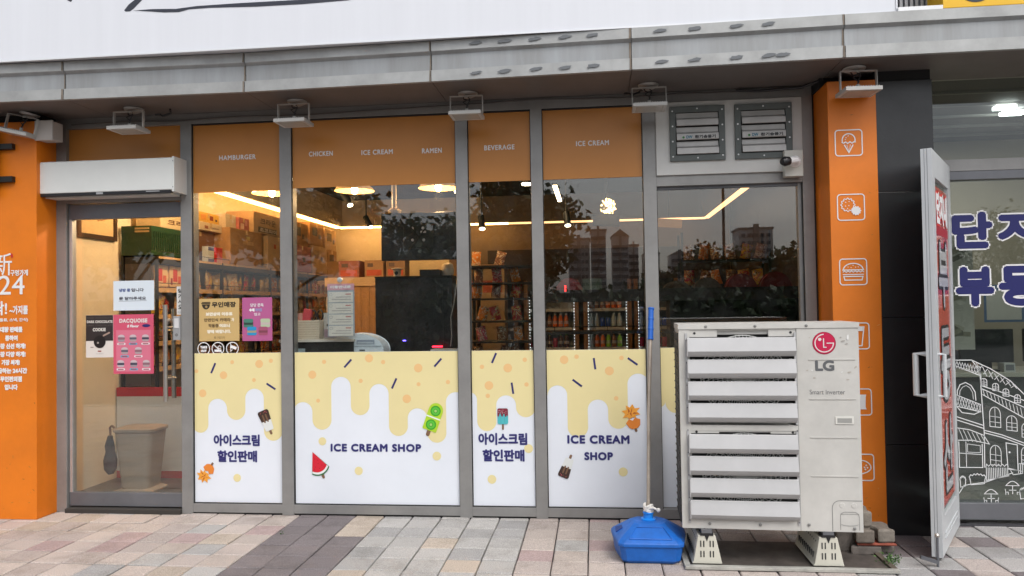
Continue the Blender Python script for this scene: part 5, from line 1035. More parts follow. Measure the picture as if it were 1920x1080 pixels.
q = MB(); q.tube([(-3.80, .5, .45), (-3.80, .5, .51)]+[(-3.785+.018*math.cos(R(a)), .5, .515+.02*math.sin(R(a))) for a in range(180, -20, -25)], .009, C(.15, .07, .03, .4), 8); q.build('handle', um, smooth=True)
# counter area behind the second window
ct = T('counter', 'white topped counter behind the CHICKEN window', 'counter', (-2.0, .35, .03)); q = MB(); q.box(-2.25, -1.70, .12, .52, 1.195, 1.212, C(.62, .58, .52, .4)); q.build('top', ct); q = MB(); q.box(-2.24, -1.71, .14, .50, .03, 1.195, C(.03, .028, .027, .5)); q.build('body', ct)
bk = T('basket', 'white rectangular basket on the white counter', 'basket', (-2.09, .3, 1.212)); q = MB(); WB = C(.62, .56, .46, .5)
for (a, b_, c_, d_) in ((-2.185, -1.99, .22, .228), (-2.185, -1.99, .372, .38), (-2.185, -2.177, .228, .372), (-1.998, -1.99, .228, .372)): q.box(a, b_, c_, d_, 1.213, 1.348, WB)
q.box(-2.18, -1.995, .225, .375, 1.213, 1.22, WB); q.build('body', bk, bevel=.003)
q = MB()
for k in range(7): q.box(-2.183, -1.992, .2185, .220, 1.228+k*.017, 1.233+k*.017, C(.50, .45, .37, .5))
q.build('weave', bk)
q = MB(); q.tube([(-2.15, .3, 1.25), (-2.16, .3, 1.40)], .022, C(.6, .3, .25, .5), 8); q.box(-2.14, -2.08, .28, .32, 1.25, 1.43, C(.60, .08, .10, .4), ry=.15); tag(q.build('packet'), 'red and white packet standing in the basket', 'packet')
sc_ = T('scissors', 'black handled scissors standing in the basket', 'scissors', (-2.04, .3, 1.25)); 
for s_ in (-1, 1): q = MB(); q.tube([(-2.035+s_*.026+.020*math.cos(a), .3, 1.385+.038*math.sin(a)) for a in [2*math.pi*k/16 for k in range(17)]], .006, BLK, 8); q.tube([(-2.035+s_*.015, .3, 1.35), (-2.035-s_*.01, .3, 1.24)], .005, STL, 6); q.build('handle', sc_, smooth=True)
q = MB(); q.tube([(-2.03, .62, 1.40), (-2.03, .62, 1.52)], .045, C(.62, .5, .38, .7), 20); q.tube([(-2.03, .62, 1.39), (-2.03, .62, 1.40)], .06, BMT, 16); q.tube([(-2.03, .62, .03), (-2.03, .62, 1.39)], .012, BMT, 8); tag(q.build('paper_roll_stand'), 'paper roll on a dark stand behind the basket', 'paper roll')
q = MB(); q.box(-1.985, -1.88, .30, .33, 1.213, 1.40, C(.5, .48, .45, .4)); q.box(-1.98, -1.885, .298, .30, 1.22, 1.28, C(.35, .25, .3, .4)); q.disc(-1.95, 1.31, .01, .297, BLK, 10); tag(q.build('card_box', bevel=.002), 'small grey and purple box between the basket and the list sign', 'box')
ls = T('list_sign', 'tall hanging list sign with a pink header and four white rows, seen from behind', 'sign', (-1.765, .06, 1.24))
q = MB(); q.box(-1.866, -1.672, .06, .064, 1.235, 1.603, C(.34, .38, .42, .5)); q.build('panel', ls); q = MB(); q.box(-1.866, -1.672, .0575, .0598, 1.56, 1.605, C(.60, .30, .36, .5)); q.text('이용안내문', -1.845, -1.695, 1.572, 1.592, .057, WHT, fat=.001); q.build('header', ls)
for k in range(4):
    z = 1.475-k*.079; q = MB(); q.box(-1.858, -1.682, .0578, .0598, z, z+.072, C(.66, .62, .56, .5)); q.poly([(-1.735, z+.052), (-1.695, z+.052), (-1.695, z+.060), (-1.735, z+.060)], .0572, C(.5, .2, .18, .5))
    for j in range(2): q.poly([(-1.835+j*.03, z+.016+j*.017), (-1.695, z+.016+j*.017), (-1.695, z+.023+j*.017), (-1.835+j*.03, z+.023+j*.017)], .0572, C(.42, .40, .38, .5))
    q.stroke(rrect(-1.85, -1.832, z+.045, z+.062, .003, 2), .003, .0572, C(.35, .35, .35, .5), True); q.build('row', ls)
q = MB(); q.lathe([(.02, 0), (.018, .008), (.006, .014)], (-1.772, .05, 1.632), C(.6, .6, .6, .15), 16, 'Y'); q.tube([(-1.772, .05, 1.632), (-1.772, .06, 1.60)], .003, STL, 6); q.build('hook', ls)
pd = T('payment_kiosk', 'pale blue round-topped machine seen from behind at the window sill', 'kiosk', (-1.70, .25, .03))
q = MB(); P = [(-1.905, .6)]+[(-1.905+.2-.2*math.cos(R(a)), 1.13+.115*math.sin(R(a))) for a in range(0, 91, 10)]+[(-1.70+.2*math.sin(R(a)), 1.13+.115*math.cos(R(a))) for a in range(10, 91, 10)]+[(-1.50, .6)]; n = len(P)
q.add([(p[0], .16, p[1]) for p in P]+[(p[0], .34, p[1]) for p in P], [tuple(range(n))[::-1] if False else tuple(range(n)), tuple(range(n, 2*n))[::-1]]+[(k, n+k, n+(k+1) % n, (k+1) % n)[::-1] for k in range(n)], PALE); q.build('housing', pd, bevel=.006)
q = MB()
for a, b_ in ((-1.845, -1.715), (-1.69, -1.56)): q.box(a, b_, .156, .1598, 1.175, 1.205, C(.28, .32, .40, .4)); q.box(a+.006, b_-.006, .1555, .156, 1.178, 1.190, C(.45, .50, .56, .4))
q.box(-1.895, -1.51, .157, .1598, 1.158, 1.162, C(.35, .4, .45, .4)); q.build('slot', pd)
q = MB(); q.box(-1.81, -1.77, .1575, .1598, 1.125, 1.15, C(.08, .09, .1, .4)); q.box(-1.67, -1.63, .1575, .1598, 1.125, 1.137, C(.12, .13, .14, .4)); q.build('label_plate', pd)
q = MB(); q.box(-2.13, -2.05, .1, .105, 1.08, 1.15, C(.30, .36, .38, .4)); tag(q.build('window_tag'), 'small grey tag low in the corner of the CHICKEN window', 'tag')
kb = T('cabinet', 'tall black cabinet seen from behind under the hanging television', 'cabinet', (-1.38, .8, .03)); DKC = C(.016, .017, .019, .35)
q = MB(); q.box(-1.74, -1.115, .80, 1.2, .03, 1.67, DKC); q.build('body', kb, bevel=.004); q = MB(); q.box(-1.42, -1.19, .796, .7995, .95, 1.58, C(.022, .024, .026, .3)); q.build('back_panel', kb); q = MB(); q.box(-1.741, -1.114, .79, 1.2, 1.6705, 1.68, BMT); q.build('top_edge', kb)
q = MB(); q.box(-1.745, -1.34, .79, .80, 1.60, 1.61, BMT)
tv = T('television', 'large flat television hanging from the ceiling, seen from behind', 'television', (-1.37, .8, 1.81))
q = MB(); q.box(-1.686, -1.064, .80, .84, 1.805, 2.185, C(.022, .025, .03, .35)); q.box(-1.50, -1.25, .785, .80, 1.90, 2.08, C(.016, .018, .02, .4)); q.build('screen', tv, bevel=.006)
q = MB()
for s_ in (-1, 1): q.tube([(-1.375-s_*.09, .782, 2.10), (-1.375+s_*.09, .782, 1.87)], .006, BLK, 6)
for (x, z) in ((-1.425, 2.06), (-1.425, 1.965), (-1.34, 2.06), (-1.335, 1.965)): q.lathe([(.012, 0), (.010, .004)], (x, .784, z), ALU, 14, 'Y')
q.box(-1.36, -1.315, .780, .784, 2.02, 2.036, C(.7, .7, .68, .4)); q.build('mount_plate', tv)
q = MB(); q.tube([(-1.585, .84, 2.15), (-1.585, .84, 2.95)], .02, C(.6, .48, .32, .4), 12); q.lathe([(.045, 0), (.055, .02), (.03, .04)], (-1.585, .84, 2.19), C(.6, .48, .32, .4), 16); q.build('ceiling_pole', tv)
sm = T('camera_dome', 'small white camera dome on the black cabinet, left one', 'camera', (-1.61, 1.0, 1.68)); q = MB(); q.lathe([(.03, 0), (.032, .06), (.05, .065), (.05, .072), (.02, .078)], (-1.61, 1.0, 1.681), C(.6, .5, .38, .4), 18); q.build('body', sm, smooth=True); q = MB(); q.lathe([(.016, 0), (.014, .004)], (-1.61, .969, 1.715), BLK, 14, 'Y'); q.build('lens', sm)
q = MB(); q.box(-1.40, -1.235, .9, 1.05, 1.681, 1.735, BLK); tag(q.build('router_box', bevel=.004), 'low black box on top of the black cabinet', 'box')
q = MB(); q.lathe([(.04, 0), (.05, .02), (.052, .06), (.042, .095), (.02, .11)], (-1.185, 1.0, 1.681), C(.62, .52, .4, .4), 18); q.tube([(-1.245, 1.0, 1.70), (-1.22, 1.0, 1.70)], .02, C(.6, .5, .4, .4), 10); tag(q.build('speaker', smooth=True), 'pale rounded speaker on the right end of the black cabinet', 'speaker')
q = MB(); q.tube([(-1.10, .95, 1.70), (-1.08, .80, 1.60), (-1.10, .78, 1.45), (-1.125, .78, 1.35), (-1.12, .78, 1.2), (-1.13, .78, 1.12)], .004, C(.35, .33, .30, .5), 6); tag(q.build('cable', smooth=True), 'thin pale cable hanging beside the black cabinet', 'cable')
q = MB(); q.box(-1.22, -.95, .45, .58, 1.075, 1.115, C(.5, .5, .5, .4))
for k in range(7): q.box(-1.205+k*.034, -1.182+k*.034, .448, .45, 1.085, 1.10, BLK)
tag(q.build('power_strip', bevel=.002), 'pale device with a row of dark keys at the window sill', 'device')
q = MB(); q.box(-1.26, -1.18, .70, .71, 1.118, 1.128, C(.5, 0, 0, .4, emit=(1, .02, .05), es=5)); tag(q.build('indicator_lamp'), 'small red indicator light in front of the black cabinet', 'indicator light')
for x, z in ((-1.50, 1.165), (-1.06, 1.13)): q = MB(); q.box(x-.012, x+.012, .775, .780, z, z+.008, C(.1, .1, .5, .4, emit=(.15, .1, 1), es=6)); tag(q.build('indicator_lamp'), 'small blue indicator light %s' % ('low on the left half of the black cabinet' if x < -1.2 else 'at the right end beside the third mullion'), 'indicator light')
wc = T('wooden_cabinet', 'orange brown wooden cabinet with vertical boards left of the black cabinet', 'cabinet', (-2.3, 2.5, .03)); q = MB(); WN = C(.42, .21, .075, .5, nscale=3, namt=.25, stretch=(6, 1, .5))
for k in range(9): q.box(-2.75+k*.09, -2.662+k*.09, 2.5, 2.9, .03, 1.66, WN)
q.build('body', wc, bevel=.002); q = MB(); q.box(-2.77, -1.92, 2.48, 2.92, 1.661, 1.75, WOOD); q.build('top', wc)
for k, (x, w_, c_) in enumerate(((-2.55, .22, (.35, .12, .08)), (-2.28, .2, (.40, .22, .1)), (-2.05, .2, (.3, .17, .08)))):
    q = MB(); q.box(x-w_/2, x+w_/2, 2.6, 2.8, 1.751, 1.93, C(*c_, .7)); q.box(x-w_/2+.02, x+w_/2-.02, 2.598, 2.6, 1.77, 1.83, C(.5, .08, .03, .6)); q.box(x-w_/2+.03, x-.01, 2.598, 2.6, 1.86, 1.90, C(.12, .07, .05, .6)); tag(q.build('carton', bevel=.003), 'carton on the wooden cabinet, %s' % ('left one, reddish' if k == 0 else 'middle one' if k == 1 else 'right one beside the television'), 'carton', 'cartons on the wooden cabinet')
for k, (x, w_) in enumerate(((-2.95, .3), (-1.62, .34), (-1.25, .3), (-3.25, .22))):
    q = MB(); q.box(x-w_/2, x+w_/2, 4.2, 4.5, .03, 1.95+.08*(k % 2), CARD if k % 2 else CARD2); q.box(x-w_/2+.03, x+w_/2-.03, 4.198, 4.2, 1.6, 1.75, C(.5, .1, .04, .6)); tag(q.build('carton_stack', bevel=.003), ('tall carton stack behind the wooden cabinet, left of it', 'tall carton stack right behind the black cabinet', 'tall carton stack behind the pale speaker', 'narrow carton stack beside the left rack end')[k], 'carton stack', 'carton stacks at the back')
# lamps
SHD_ = C(.62, .42, .20, .5, emit=(1, .5, .15), es=.25)
def pendant(x, y, label):
    t = T('pendant_lamp', label, 'pendant lamp', (x, y, 2.40), 'pendant lamps inside the shop')
    q = MB(); n = 28; pr = [(.165, 2.405), (.15, 2.43), (.07, 2.49), (.03, 2.51)]
    vs = [(x+r_*math.cos(2*math.pi*k/n), y+r_*math.sin(2*math.pi*k/n), z) for r_, z in pr for k in range(n)]
    q.add(vs, [(i*n+k, i*n+(k+1) % n, (i+1)*n+(k+1) % n, (i+1)*n+k) for i in range(3) for k in range(n)], SHD_); q.build('lamp_shade', t, smooth=True)
    q = MB(); q.lathe([(.008, -.06), (.022, -.05), (.028, -.02), (.02, .02), (.015, .05)], (x, y, 2.44), BULB, 14); q.build('bulb', t, smooth=True); ll = bpy.data.lights.new('bulb_light', 'POINT'); ll.energy = 7; ll.color = (1, .62, .30); ll.shadow_soft_size = .04; lo = bpy.data.objects.new('bulb_light', ll); S.collection.objects.link(lo); lo.parent = t; lo.location = (0, 0, -.06); q = MB(); q.tube([(x, y, 2.51), (x, y, 3.0)], .004, BLK, 6); q.build('cord', t)
for x, lb in ((-2.68, 'pendant lamp with a wide shade, leftmost of the three'), (-1.965, 'pendant lamp above the left part of the hanging television'), (-1.256, 'pendant lamp by the third mullion, rightmost of the three')): pendant(x, 1.0, lb)
def spot(x, y, z, label, dx=.05):
    t = T('spotlight', label, 'spotlight', (x, y, z), 'ceiling spotlights inside the shop')
    q = MB(); q.tube([(x-dx*1.6, y+.05, z+.12), (x, y, z)], .032, BMT, 14); q.tube([(x-dx*1.3, y+.04, z+.1), (x-dx*1.3, y+.04, 3.0)], .008, BMT, 6); q.build('housing', t)
    q = MB(); q.tube([(x+dx*.02, y-.001, z-.003), (x+dx*.06, y-.003, z-.009)], .027, SPOT, 14); q.build('lamp', t)
spot(-2.30, 1.9, 2.42, 'spotlight under the middle pendant lamp'); spot(-2.55, 3.4, 2.37, 'dark spotlight near the back corner beside the television'); spot(-2.96, 1.9, 2.50, 'spotlight just behind the leftmost pendant lamp')
spot(-3.0, .9, 2.62, 'spotlight over the entrance lighting the cream wall behind the glass door')
for nm_, p_, e_ in (('spot_light', (-3.0, .88, 2.55), 48), ):
    ll = bpy.data.lights.new(nm_, 'POINT'); ll.energy = e_; ll.color = (1, .66, .36); ll.shadow_soft_size = .05; lo = bpy.data.objects.new(nm_, ll); S.collection.objects.link(lo); lo.location = p_
spot(-1.03, 1.9, 2.16, 'bright spotlight in the BEVERAGE window', .01); spot(-.23, 1.9, 2.17, 'bright spotlight at the left of the right hand ICE CREAM window', .01)
LINE = mat('linear_lamp', (1, 1, 1), .5, emit=(1, .72, .42), es=14)
for (x, y0_, y1_, z, lb) in ((-1.40, 1.5, 2.6, 2.66, 'slim linear lamp running back from the rightmost pendant lamp'), (-.30, 1.0, 1.9, 2.40, 'slim linear lamp at the left edge of the right hand ICE CREAM window')):
    t = T('linear_lamp', lb, 'linear lamp', (x, y0_, z)); q = MB(); q.box(x-.02, x+.02, y0_, y1_, z, z+.03, BMT); q.tube([(x, y0_+.1, z+.03), (x, y0_+.1, 3.0)], .003, BMT, 5); q.build('housing', t); q = MB(); q.box(x-.016, x+.016, y0_, y1_, z-.012, z-.0005, LINE); q.build('diffuser', t)
for x, y, lb in ((-1.9, 2.4, 'left'), (-1.55, 3.6, 'middle'), (-.72, 3.2, 'right')):
    q = MB(); q.lathe([(.05, 0), (.055, .02)], (x, y, 2.76), SPOT, 18); q.tube([(x, y, 2.78), (x, y, 3.0)], .05, BRN, 12); tag(q.build('downlight'), 'small round downlight under the dark ceiling, %s one' % lb, 'downlight', 'round downlights under the dark ceiling')
q = MB(); r_ = random.Random(4)
for k in range(90):
    v = Vector((r_.gauss(0, 1), r_.gauss(0, 1), r_.gauss(0, 1))).normalized()*.066*r_.uniform(.7, 1); q.tube([v+Vector((.123, 1.0, 2.21)), v+Vector((.123, 1.0, 2.2145))], .0015, BULB, 5)
gb = T('light_ball', 'sparkling ball of tiny warm string lights behind the right hand ICE CREAM window', 'light ball', (.123, 1.0, 2.14)); q.build('string_lights', gb)['kind'] = 'stuff'; q = MB(); q.lathe([(.02, .064), (.067, .0), (.05, -.045), (.01, -.067)][::-1], (.123, 1.0, 2.21), GL, 20); q.build('globe', gb, smooth=True); q = MB(); q.tube([(.123, 1, 2.28), (.123, 1, 3)], .003, BLK, 5); q.build('cord', gb)
t = T('tube_lamp', 'orange brown cylindrical lamp hanging horizontally at the top of the right window', 'lamp', (.60, 1.0, 2.02)); q = MB(); q.tube([(.50, 1.0, 2.075), (.70, 1.0, 2.06)], .035, C(.50, .22, .05, .5, emit=(1, .4, .08), es=.12), 16); q.build('lamp_shade', t, smooth=False); q = MB(); q.tube([(.60, 1, 2.11), (.60, 1, 3)], .003, BLK, 5); q.build('cord', t)
q = MB(); q.box(.0, .22, 1.2, 1.23, 2.08, 2.17, C(.05, .03, .02, .5), ry=.05); q.tube([(.11, 1.21, 2.17), (.11, 1.21, 3)], .008, BMT, 6); tag(q.build('hanging_board'), 'small dark board hanging beside the sparkling light ball', 'board')
# right-hand shelves
R1 = rack('shelf_rack', 'dark shelf rack with snacks behind the BEVERAGE window', -1.12, -.52, 1.5, 1.85, (.95, 1.12, 1.30, 1.50, 1.64, 1.79), 1.80, 1, False)
rr = random.Random(21)
for li, z in enumerate((.955, 1.125, 1.305, 1.505, 1.645, 1.795)):
    for k in range(3):
        kd = rr.choice(['red', 'brown', 'pink', 'orange']); x = -1.02+k*.17+rr.uniform(-.03, .03)
        if li == 5 and k > 1: continue
        o = bag(kd, x, 1.62, z, rr.uniform(-.3, .3), '%s snack bag, %s from left, %s shelf behind BEVERAGE window' % (kd, ORD[k], ('lowest', 'second', 'third', 'fourth', 'fifth', 'top')[li]), 'snack bags behind the BEVERAGE window', .60, rr.uniform(-.3, .3))
R2 = T('display_shelf', 'long dark display shelf with a thin black rail across the right windows', 'display shelf', (.6, 1.6, .03)); DW_ = C(.02, .015, .012, .5)
q = MB(); q.box(-.50, 1.80, 1.5, 1.85, 1.455, 1.49, DW_); q.build('shelf', R2); q = MB(); q.box(-.50, 1.80, 1.5, 1.512, 1.49, 1.56, DW_); q.build('front_board', R2); q = MB(); q.box(-.50, 1.80, 1.5, 1.85, 1.175, 1.20, DW_); q.build('shelf', R2); q = MB(); q.tube([(-.5, 1.5, 1.24), (1.8, 1.5, 1.24)], .005, BMT, 6)
for k in range(16): q.tube([(-.5+k*.153, 1.5, 1.2), (-.5+k*.153, 1.5, 1.24)], .003, BMT, 5)
q.build('rail', R2)
for x in (-.49, .66, 1.79):
    q = MB(); q.box(x-.015, x+.015, 1.51, 1.84, .03, 1.455, BMT); q.build('post', R2)
q = MB(); q.box(.68, 1.78, 1.84, 1.85, .03, 1.455, DW_); q.build('back_panel', R2)
def dome(x, y, w_, h_, m, label, name='round_bag', z0=1.4905):
    q = MB(); P = [(x-w_, z0+.01)]+arc(x, z0+.02, w_, h_, 180, 0, 16)+[(x+w_, z0+.01)]; n = len(P)
    q.add([(p[0], y-.06, p[1]) for p in P]+[(p[0], y+.06, p[1]) for p in P], [tuple(range(n)), tuple(range(n, 2*n))[::-1]]+[(k, n+k, n+(k+1) % n, (k+1) % n)[::-1] for k in range(n)], m)
    return tag(q.build(name, bevel=.012), label, 'round package', 'round packages on the display shelf')
RDm = C(.22, .02, .02, .4); GYm = C(.09, .07, .05, .6)
dome(1.56, 1.68, .13, .17, RDm, 'dark red round package at the right end of the display shelf'); dome(1.27, 1.68, .13, .16, RDm, 'dark red round package second from the right end of the display shelf'); dome(.98, 1.68, .12, .13, GYm, 'dark greyish round package in the middle of the right window'); dome(.72, 1.68, .12, .11, GYm, 'dark brown round package beside the fifth mullion'); dome(-.22, 1.68, .12, .15, RDm, 'dark red round package left in the right hand ICE CREAM window')
q = MB(); q.box(-.10, .07, 1.62, 1.75, 1.4905, 1.66, C(.06, .10, .07, .6)); q.box(-.08, .05, 1.618, 1.62, 1.52, 1.6, C(.10, .16, .12, .5)); tag(q.build('box', bevel=.003), 'dark green box on the display shelf behind the ICE CREAM window', 'box')
q = MB(); q.box(-.252, -.240, 1.45, 1.455, 1.575, 1.60, C(.5, 0, 0, .4, emit=(1, .02, .02), es=4)); q.box(-.252, -.240, 1.45, 1.455, 1.548, 1.570, C(.5, 0, 0, .4, emit=(1, .02, .02), es=4)); q.box(-.256, -.236, 1.456, 1.475, 1.54, 1.61, BLK); q.box(-.25, -.242, 1.46, 1.50, 1.50, 1.545, BLK); tag(q.build('indicator_lamp'), 'small red digit display above the black shelf board', 'display')
# right rack of snacks, set back
R3 = rack('shelf_rack', 'dark shelf rack of snack bags at the back right behind the right window', .95, 1.90, 3.3, 3.65, (1.35, 1.62, 1.90), 2.2, 1, False)
for li, z in enumerate((1.355, 1.625, 1.905)):
    for k in range(6):
        kd = rr.choice(['red', 'orange', 'yellow', 'brown']); bag(kd, 1.05+k*.15, 3.42, z, rr.uniform(-.3, .3), '%s snack bag, %s from left, %s shelf of back right rack' % (kd, ORD[k], ('lower', 'middle', 'upper')[li]), 'snack bags on the back right rack', .8, rr.uniform(-.3, .3))
# coolers with drinks
def bottle_proto(c1, cap, kind):
    q = MB(); prf = [(.022, 0), (.030, .006), (.030, .10), (.026, .125), (.013, .15), (.013, .165)] if kind == 'bottle' else [(.026, 0), (.031, .008), (.031, .112), (.026, .12)]
    q.lathe(prf, (0, 0, 0), C(*c1, .2), 14)
    q.lathe([(.0306, .045), (.0306, .085)], (0, 0, 0), C(*[min(1, c*.4+.35) for c in c1], .5), 14)
    if kind == 'bottle': q.lathe([(.015, .158), (.015, .178)], (0, 0, 0), C(*cap, .4), 12)
    return q
DR = {'orange juice': ((.80, .17, .03), (.7, .7, .7), 'bottle'), 'green juice': ((.28, .62, .05), (.7, .7, .7), 'bottle'), 'clear water': ((.5, .6, .62), (.6, .7, .75), 'bottle'), 'brown tea': ((.25, .09, .03), (.05, .05, .05), 'bottle'), 'dark sauce': ((.06, .02, .015), (.05, .25, .05), 'bottle'), 'red soda': ((.40, .02, .06), (.5, .5, .5), 'can'), 'blue soda': ((.03, .08, .40), (.5, .5, .5), 'can')}
DP = {}
def drink(kind, x, y, z, label):
    if kind not in DP: o = bottle_proto(*DR[kind]).build('drink_%s' % DR[kind][2], smooth=True, at=(0, 0, 0)); DP[kind] = o; c = o
    else: c = DP[kind].copy(); S.collection.objects.link(c)
    c.location = (x, y, z); tag(c, label, DR[kind][2], 'drinks in the back coolers'); return c
GLW = mat('cooler_lamp', (1, 1, 1), .5, emit=(.95, .97, 1), es=3.5)
COOLW = C(.42, .41, .40, .5)
def cooler(x0, x1, label, rows, idx):
    t = T('drinks_cooler', label, 'drinks cooler', ((x0+x1)/2, 4.8, .03), 'drinks coolers along the back wall')
    q = MB(); WC = C(.30, .15, .06, .5); q.box(x0, x0+.05, 4.6, 5.3, .03, 1.75, WC); q.box(x1-.05, x1, 4.6, 5.3, .03, 1.75, WC); q.box(x0+.05, x1-.05, 4.6, 5.3, 1.62, 1.75, BMT); q.box(x0+.05, x1-.05, 4.6, 5.3, .03, .25, BMT); q.box(x0+.05, x1-.05, 5.25, 5.3, .25, 1.62, COOLW); q.build('frame', t)
    for z in (.62, .88, 1.14, 1.38): q = MB(); q.box(x0+.05, x1-.05, 4.75, 5.25, z-.012, z, C(.5, .5, .48, .4)); q.box(x0+.05, x1-.05, 4.742, 4.75, z-.035, z+.004, C(.55, .54, .5, .4)); q.build('shelf', t)
    for x in (x0+.062, x1-.062):
        q = MB()
        for k in range(26): q.box(x-.003, x+.003, 4.725, 4.735, .58+k*.038, .586+k*.038, GLW)
        q.build('light_strip', t)
    for z, kinds, nm in rows:
        n = int((x1-x0-.16)/.072)
        for k in range(n): kd = kinds[k*len(kinds)//n]; drink(kd, x0+.10+k*.072, 4.80, z, '%s %s, %s from left, %s shelf of %s cooler' % (kd, DR[kd][2], ORD[k], nm, idx))
cooler(-1.72, -.98, 'drinks cooler behind the black cabinet, leftmost', [(.881, ['brown tea', 'red soda', 'clear water'], 'lower')], 'leftmost')
cooler(-.90, -.20, 'drinks cooler with dark sauce bottles at the left of the ICE CREAM window', [(.881, ['red soda', 'brown tea', 'dark sauce', 'red soda', 'dark sauce', 'dark sauce'], 'lower'), (1.141, ['brown tea', 'orange juice'], 'upper')], 'sauce')
cooler(-.14, .47, 'drinks cooler with orange and green juice in the middle of the ICE CREAM window', [(.881, ['clear water', 'orange juice', 'orange juice', 'green juice', 'brown tea', 'green juice', 'green juice'], 'lower'), (1.141, ['clear water', 'blue soda', 'clear water'], 'middle'), (1.381, ['brown tea', 'orange juice'], 'upper')], 'juice')
cooler(.50, 1.05, 'drinks cooler behind the fifth mullion', [(.881, ['red soda', 'red soda', 'red soda'], 'lower'), (1.141, ['clear water', 'blue soda'], 'upper')], 'fourth')
cooler(1.08, 1.70, 'drinks cooler at the far right behind the display shelf', [(1.141, ['blue soda', 'clear water'], 'upper')], 'rightmost')

# ================= across the street (seen reflected in the glass) =================
LF = [C(.03, .065, .018, .6), C(.045, .085, .022, .6), C(.022, .05, .015, .6), C(.06, .10, .03, .6)]
BARK = C(.09, .07, .05, .9, nscale=8, namt=.3)
def tree(x, y, h, cr_, label, n, seed, size=.16, kind='tree'):
    r_ = random.Random(seed); t = T(kind, label, 'tree', (x, y, 0), 'trees across the street')
    q = MB(); top = h*.62; q.tube([(x, y, -.03), (x+.05, y, h*.25), (x-.05, y+.04, h*.45), (x, y, top)], [.14*h/5, .11*h/5, .08*h/5, .03], BARK, 8); tips = []
    for k in range(9):
        a = k*2.4; z0 = h*(.28+.035*k); e_ = Vector((x+cr_*.75*math.cos(a)*r_.uniform(.6, 1), y+cr_*.75*math.sin(a)*r_.uniform(.6, 1), z0+h*r_.uniform(.12, .35))); q.tube([(x, y, z0), tuple((Vector((x, y, z0))+e_)/2+Vector((0, 0, .1))), tuple(e_)], [.05*h/5, .03*h/5, .012], BARK, 6); tips.append(e_)
    q.build('trunk', t); q = MB(); tips.append(Vector((x, y, h*.9)))
    cl = [tp_+Vector((r_.gauss(0, cr_*.22), r_.gauss(0, cr_*.22), r_.gauss(0, h*.07))) for tp_ in tips for _ in range(4)]
    for i in range(n):
        c_ = r_.choice(cl); p = c_+Vector((r_.gauss(0, cr_*.17), r_.gauss(0, cr_*.17), r_.gauss(0, cr_*.13)))
        a = Vector((r_.uniform(-1, 1), r_.uniform(-1, 1), r_.uniform(-1, .6))).normalized(); b_ = a.cross(Vector((r_.uniform(-1, 1), r_.uniform(-1, 1), r_.uniform(-1, 1)))).normalized(); s_ = size*r_.uniform(.5, 1.2)
        q.add([p, p+a*s_*.5+b_*s_*.3, p+a*s_, p+a*s_*.5-b_*s_*.3], [(0, 1, 2, 3)], r_.choice(LF))
    q.build('crown', t)
tree(-2.3, -16, 5.2, 1.9, 'dense dark street tree reflected in the BEVERAGE window', 9000, 1, .26)
tree(-10.5, -20, 7.0, 2.6, 'tall leafy tree across the road, opposite the HAMBURGER window', 5200, 2, .38)
tree(-17, -21, 7.6, 3.0, 'broad leafy tree across the road, opposite the glass door', 5200, 12, .42)
tree(-24, -21, 7.4, 3.0, 'broad leafy tree across the road, far left', 4000, 13, .42)
tree(-6.6, -21, 4.3, 1.8, 'lower bushy tree between the tall leafy one and the dense dark one', 4200, 14, .3)
tree(4.6, -24, 3.5, 1.3, 'loose young tree reflected in the right window', 3600, 4, .26)
tree(7.3, -24, 3.3, 1.5, 'bushy tree reflected beside the loose young tree', 5200, 5, .3)
tree(2.6, -27, 2.6, 1.0, 'small tree reflected at the right edge of the ICE CREAM window', 4200, 6, .3)
tree(14, -24, 4.4, 1.8, 'tall street tree across the road, farthest right', 4500, 7)
hg = MB(); r_ = random.Random(9)
for k in range(26000):
    x = r_.uniform(-30, 30); p = Vector((x, -21+r_.gauss(0, .5), abs(r_.gauss(.7, .55)))); 
    if p.z > 2.0: p.z = 1.5
    a = Vector((r_.uniform(-1, 1), r_.uniform(-1, 1), r_.uniform(-1, 1))).normalized(); b_ = a.cross(Vector((r_.uniform(-1, 1), .3, r_.uniform(-1, 1)))).normalized(); s_ = .34*r_.uniform(.5, 1.3)
    hg.add([p, p+a*s_*.5+b_*s_*.35, p+a*s_, p+a*s_*.5-b_*s_*.35], [(0, 1, 2, 3)], r_.choice(LF))
o = tag(hg.build('hedge'), 'long dark roadside hedge reflected low in the windows', 'hedge'); o['kind'] = 'stuff'
lw_ = MB(); lw_.box(-40, 40, -21.9, -21.6, -.035, 1.85, C(.05, .06, .04, .9, nscale=3, namt=.4)); tag(lw_.build('roadside_wall'), 'low dark green wall behind the hedge across the road', 'wall')
lp = T('street_lamp', 'slim dark street lamp post reflected in the right window', 'street lamp', (5.1, -25, 0)); q = MB(); q.tube([(5.05, -25, -.03), (5.08, -25, 7)], [.07, .05], C(.10, .10, .10, .5), 10); q.build('post', lp); q = MB(); q.tube([(5.08, -25, 6.9), (5.6, -25, 7.2)], .04, C(.1, .1, .1, .5), 8); q.box(5.5, 6.0, -25.1, -24.9, 7.15, 7.25, C(.3, .3, .3, .5)); q.build('lamp_head', lp)
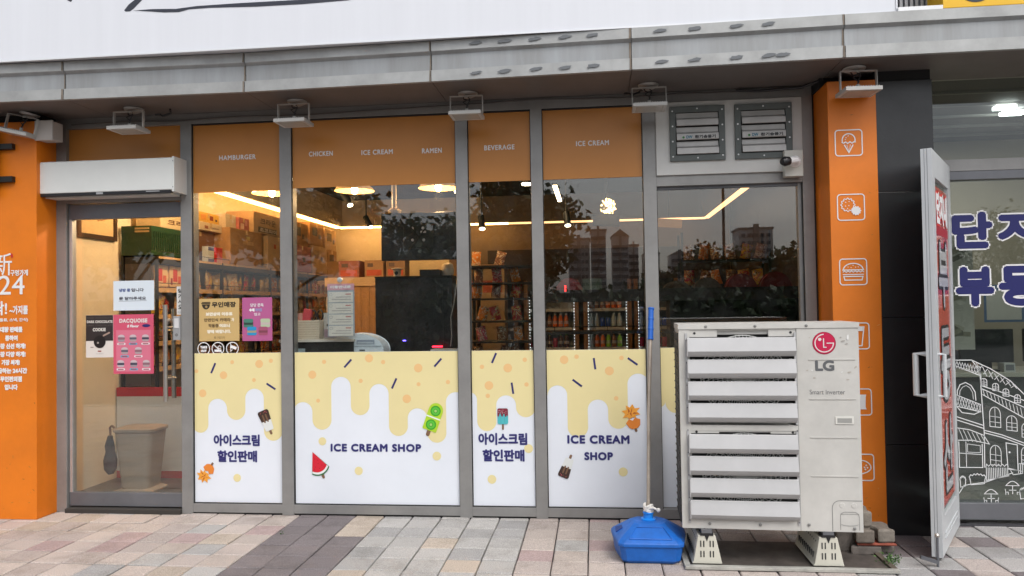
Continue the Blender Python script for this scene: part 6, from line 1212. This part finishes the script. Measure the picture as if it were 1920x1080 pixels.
AW_ = C(.82, .78, .74, .8, nscale=.05, namt=.08); AB = C(.42, .36, .32, .8); WG = C(.16, .16, .17, .4)
def block_of_flats(x0, x1, y, h, label, gable=0):
    t = T('apartment_block', label, 'apartment block', ((x0+x1)/2, y, 0), 'apartment blocks beyond the trees')
    q = MB(); q.box(x0, x1, y-14, y, -.03, h, AW_); q.box(x0+(x1-x0)*.42, x0+(x1-x0)*.58, y, y+1.2, -.03, h+2, AB); q.build('wall', t)
    q = MB()
    if gable: q.add([(x0-.4, y+.4, h), (x1+.4, y+.4, h), ((x0+x1)/2, y+.4, h+gable), (x0-.4, y-14.4, h), (x1+.4, y-14.4, h), ((x0+x1)/2, y-14.4, h+gable)], [(0, 1, 2), (3, 5, 4), (1, 4, 5, 2), (0, 2, 5, 3), (0, 3, 4, 1)], AB)
    else: q.box(x0-.4, x1+.4, y-14.4, y+.4, h, h+.8, AB)
    q.build('roof', t)
    wm = None; nf = int(h/3)
    for k in range(2, nf):
        for cxx in (.12, .3, .42, .5, .68, .86):
            if wm is None: q = MB(); q.box(x0+(x1-x0)*cxx-.6, x0+(x1-x0)*cxx+.6, y+.0, y+1.26, k*3, k*3+1.3, WG); wm = q.build('window', t); bx, bz = cxx, k*3; l0 = wm.location.copy()
            else: c = wm.copy(); S.collection.objects.link(c); c.parent = t; c.location = l0+Vector(((x1-x0)*(cxx-bx), 0, k*3-bz))
for a in ((-10, -1.5, -300, 27.5, 'tall pale apartment block nearest the dense dark tree', 0), (-1, 5, -296, 30.5, 'second tall apartment block with a flat roof', 0), (7.5, 14.3, -305, 29, 'third apartment block, gabled, in the ICE CREAM window', 3), (15, 19, -320, 26, 'fourth apartment block, slimmer and farther back', 0), (20.6, 27, -310, 22, 'fifth apartment block, low gabled one', 3), (31, 38, -305, 21, 'sixth apartment block above the bushes of the right window', 2), (57, 70, -300, 30, 'tall apartment block at the right end of the reflections', 0), (-48, -36, -300, 30, 'apartment block far left across the road', 3), (-30, -18, -300, 33, 'apartment block left of the dense dark tree', 2)): block_of_flats(*a)
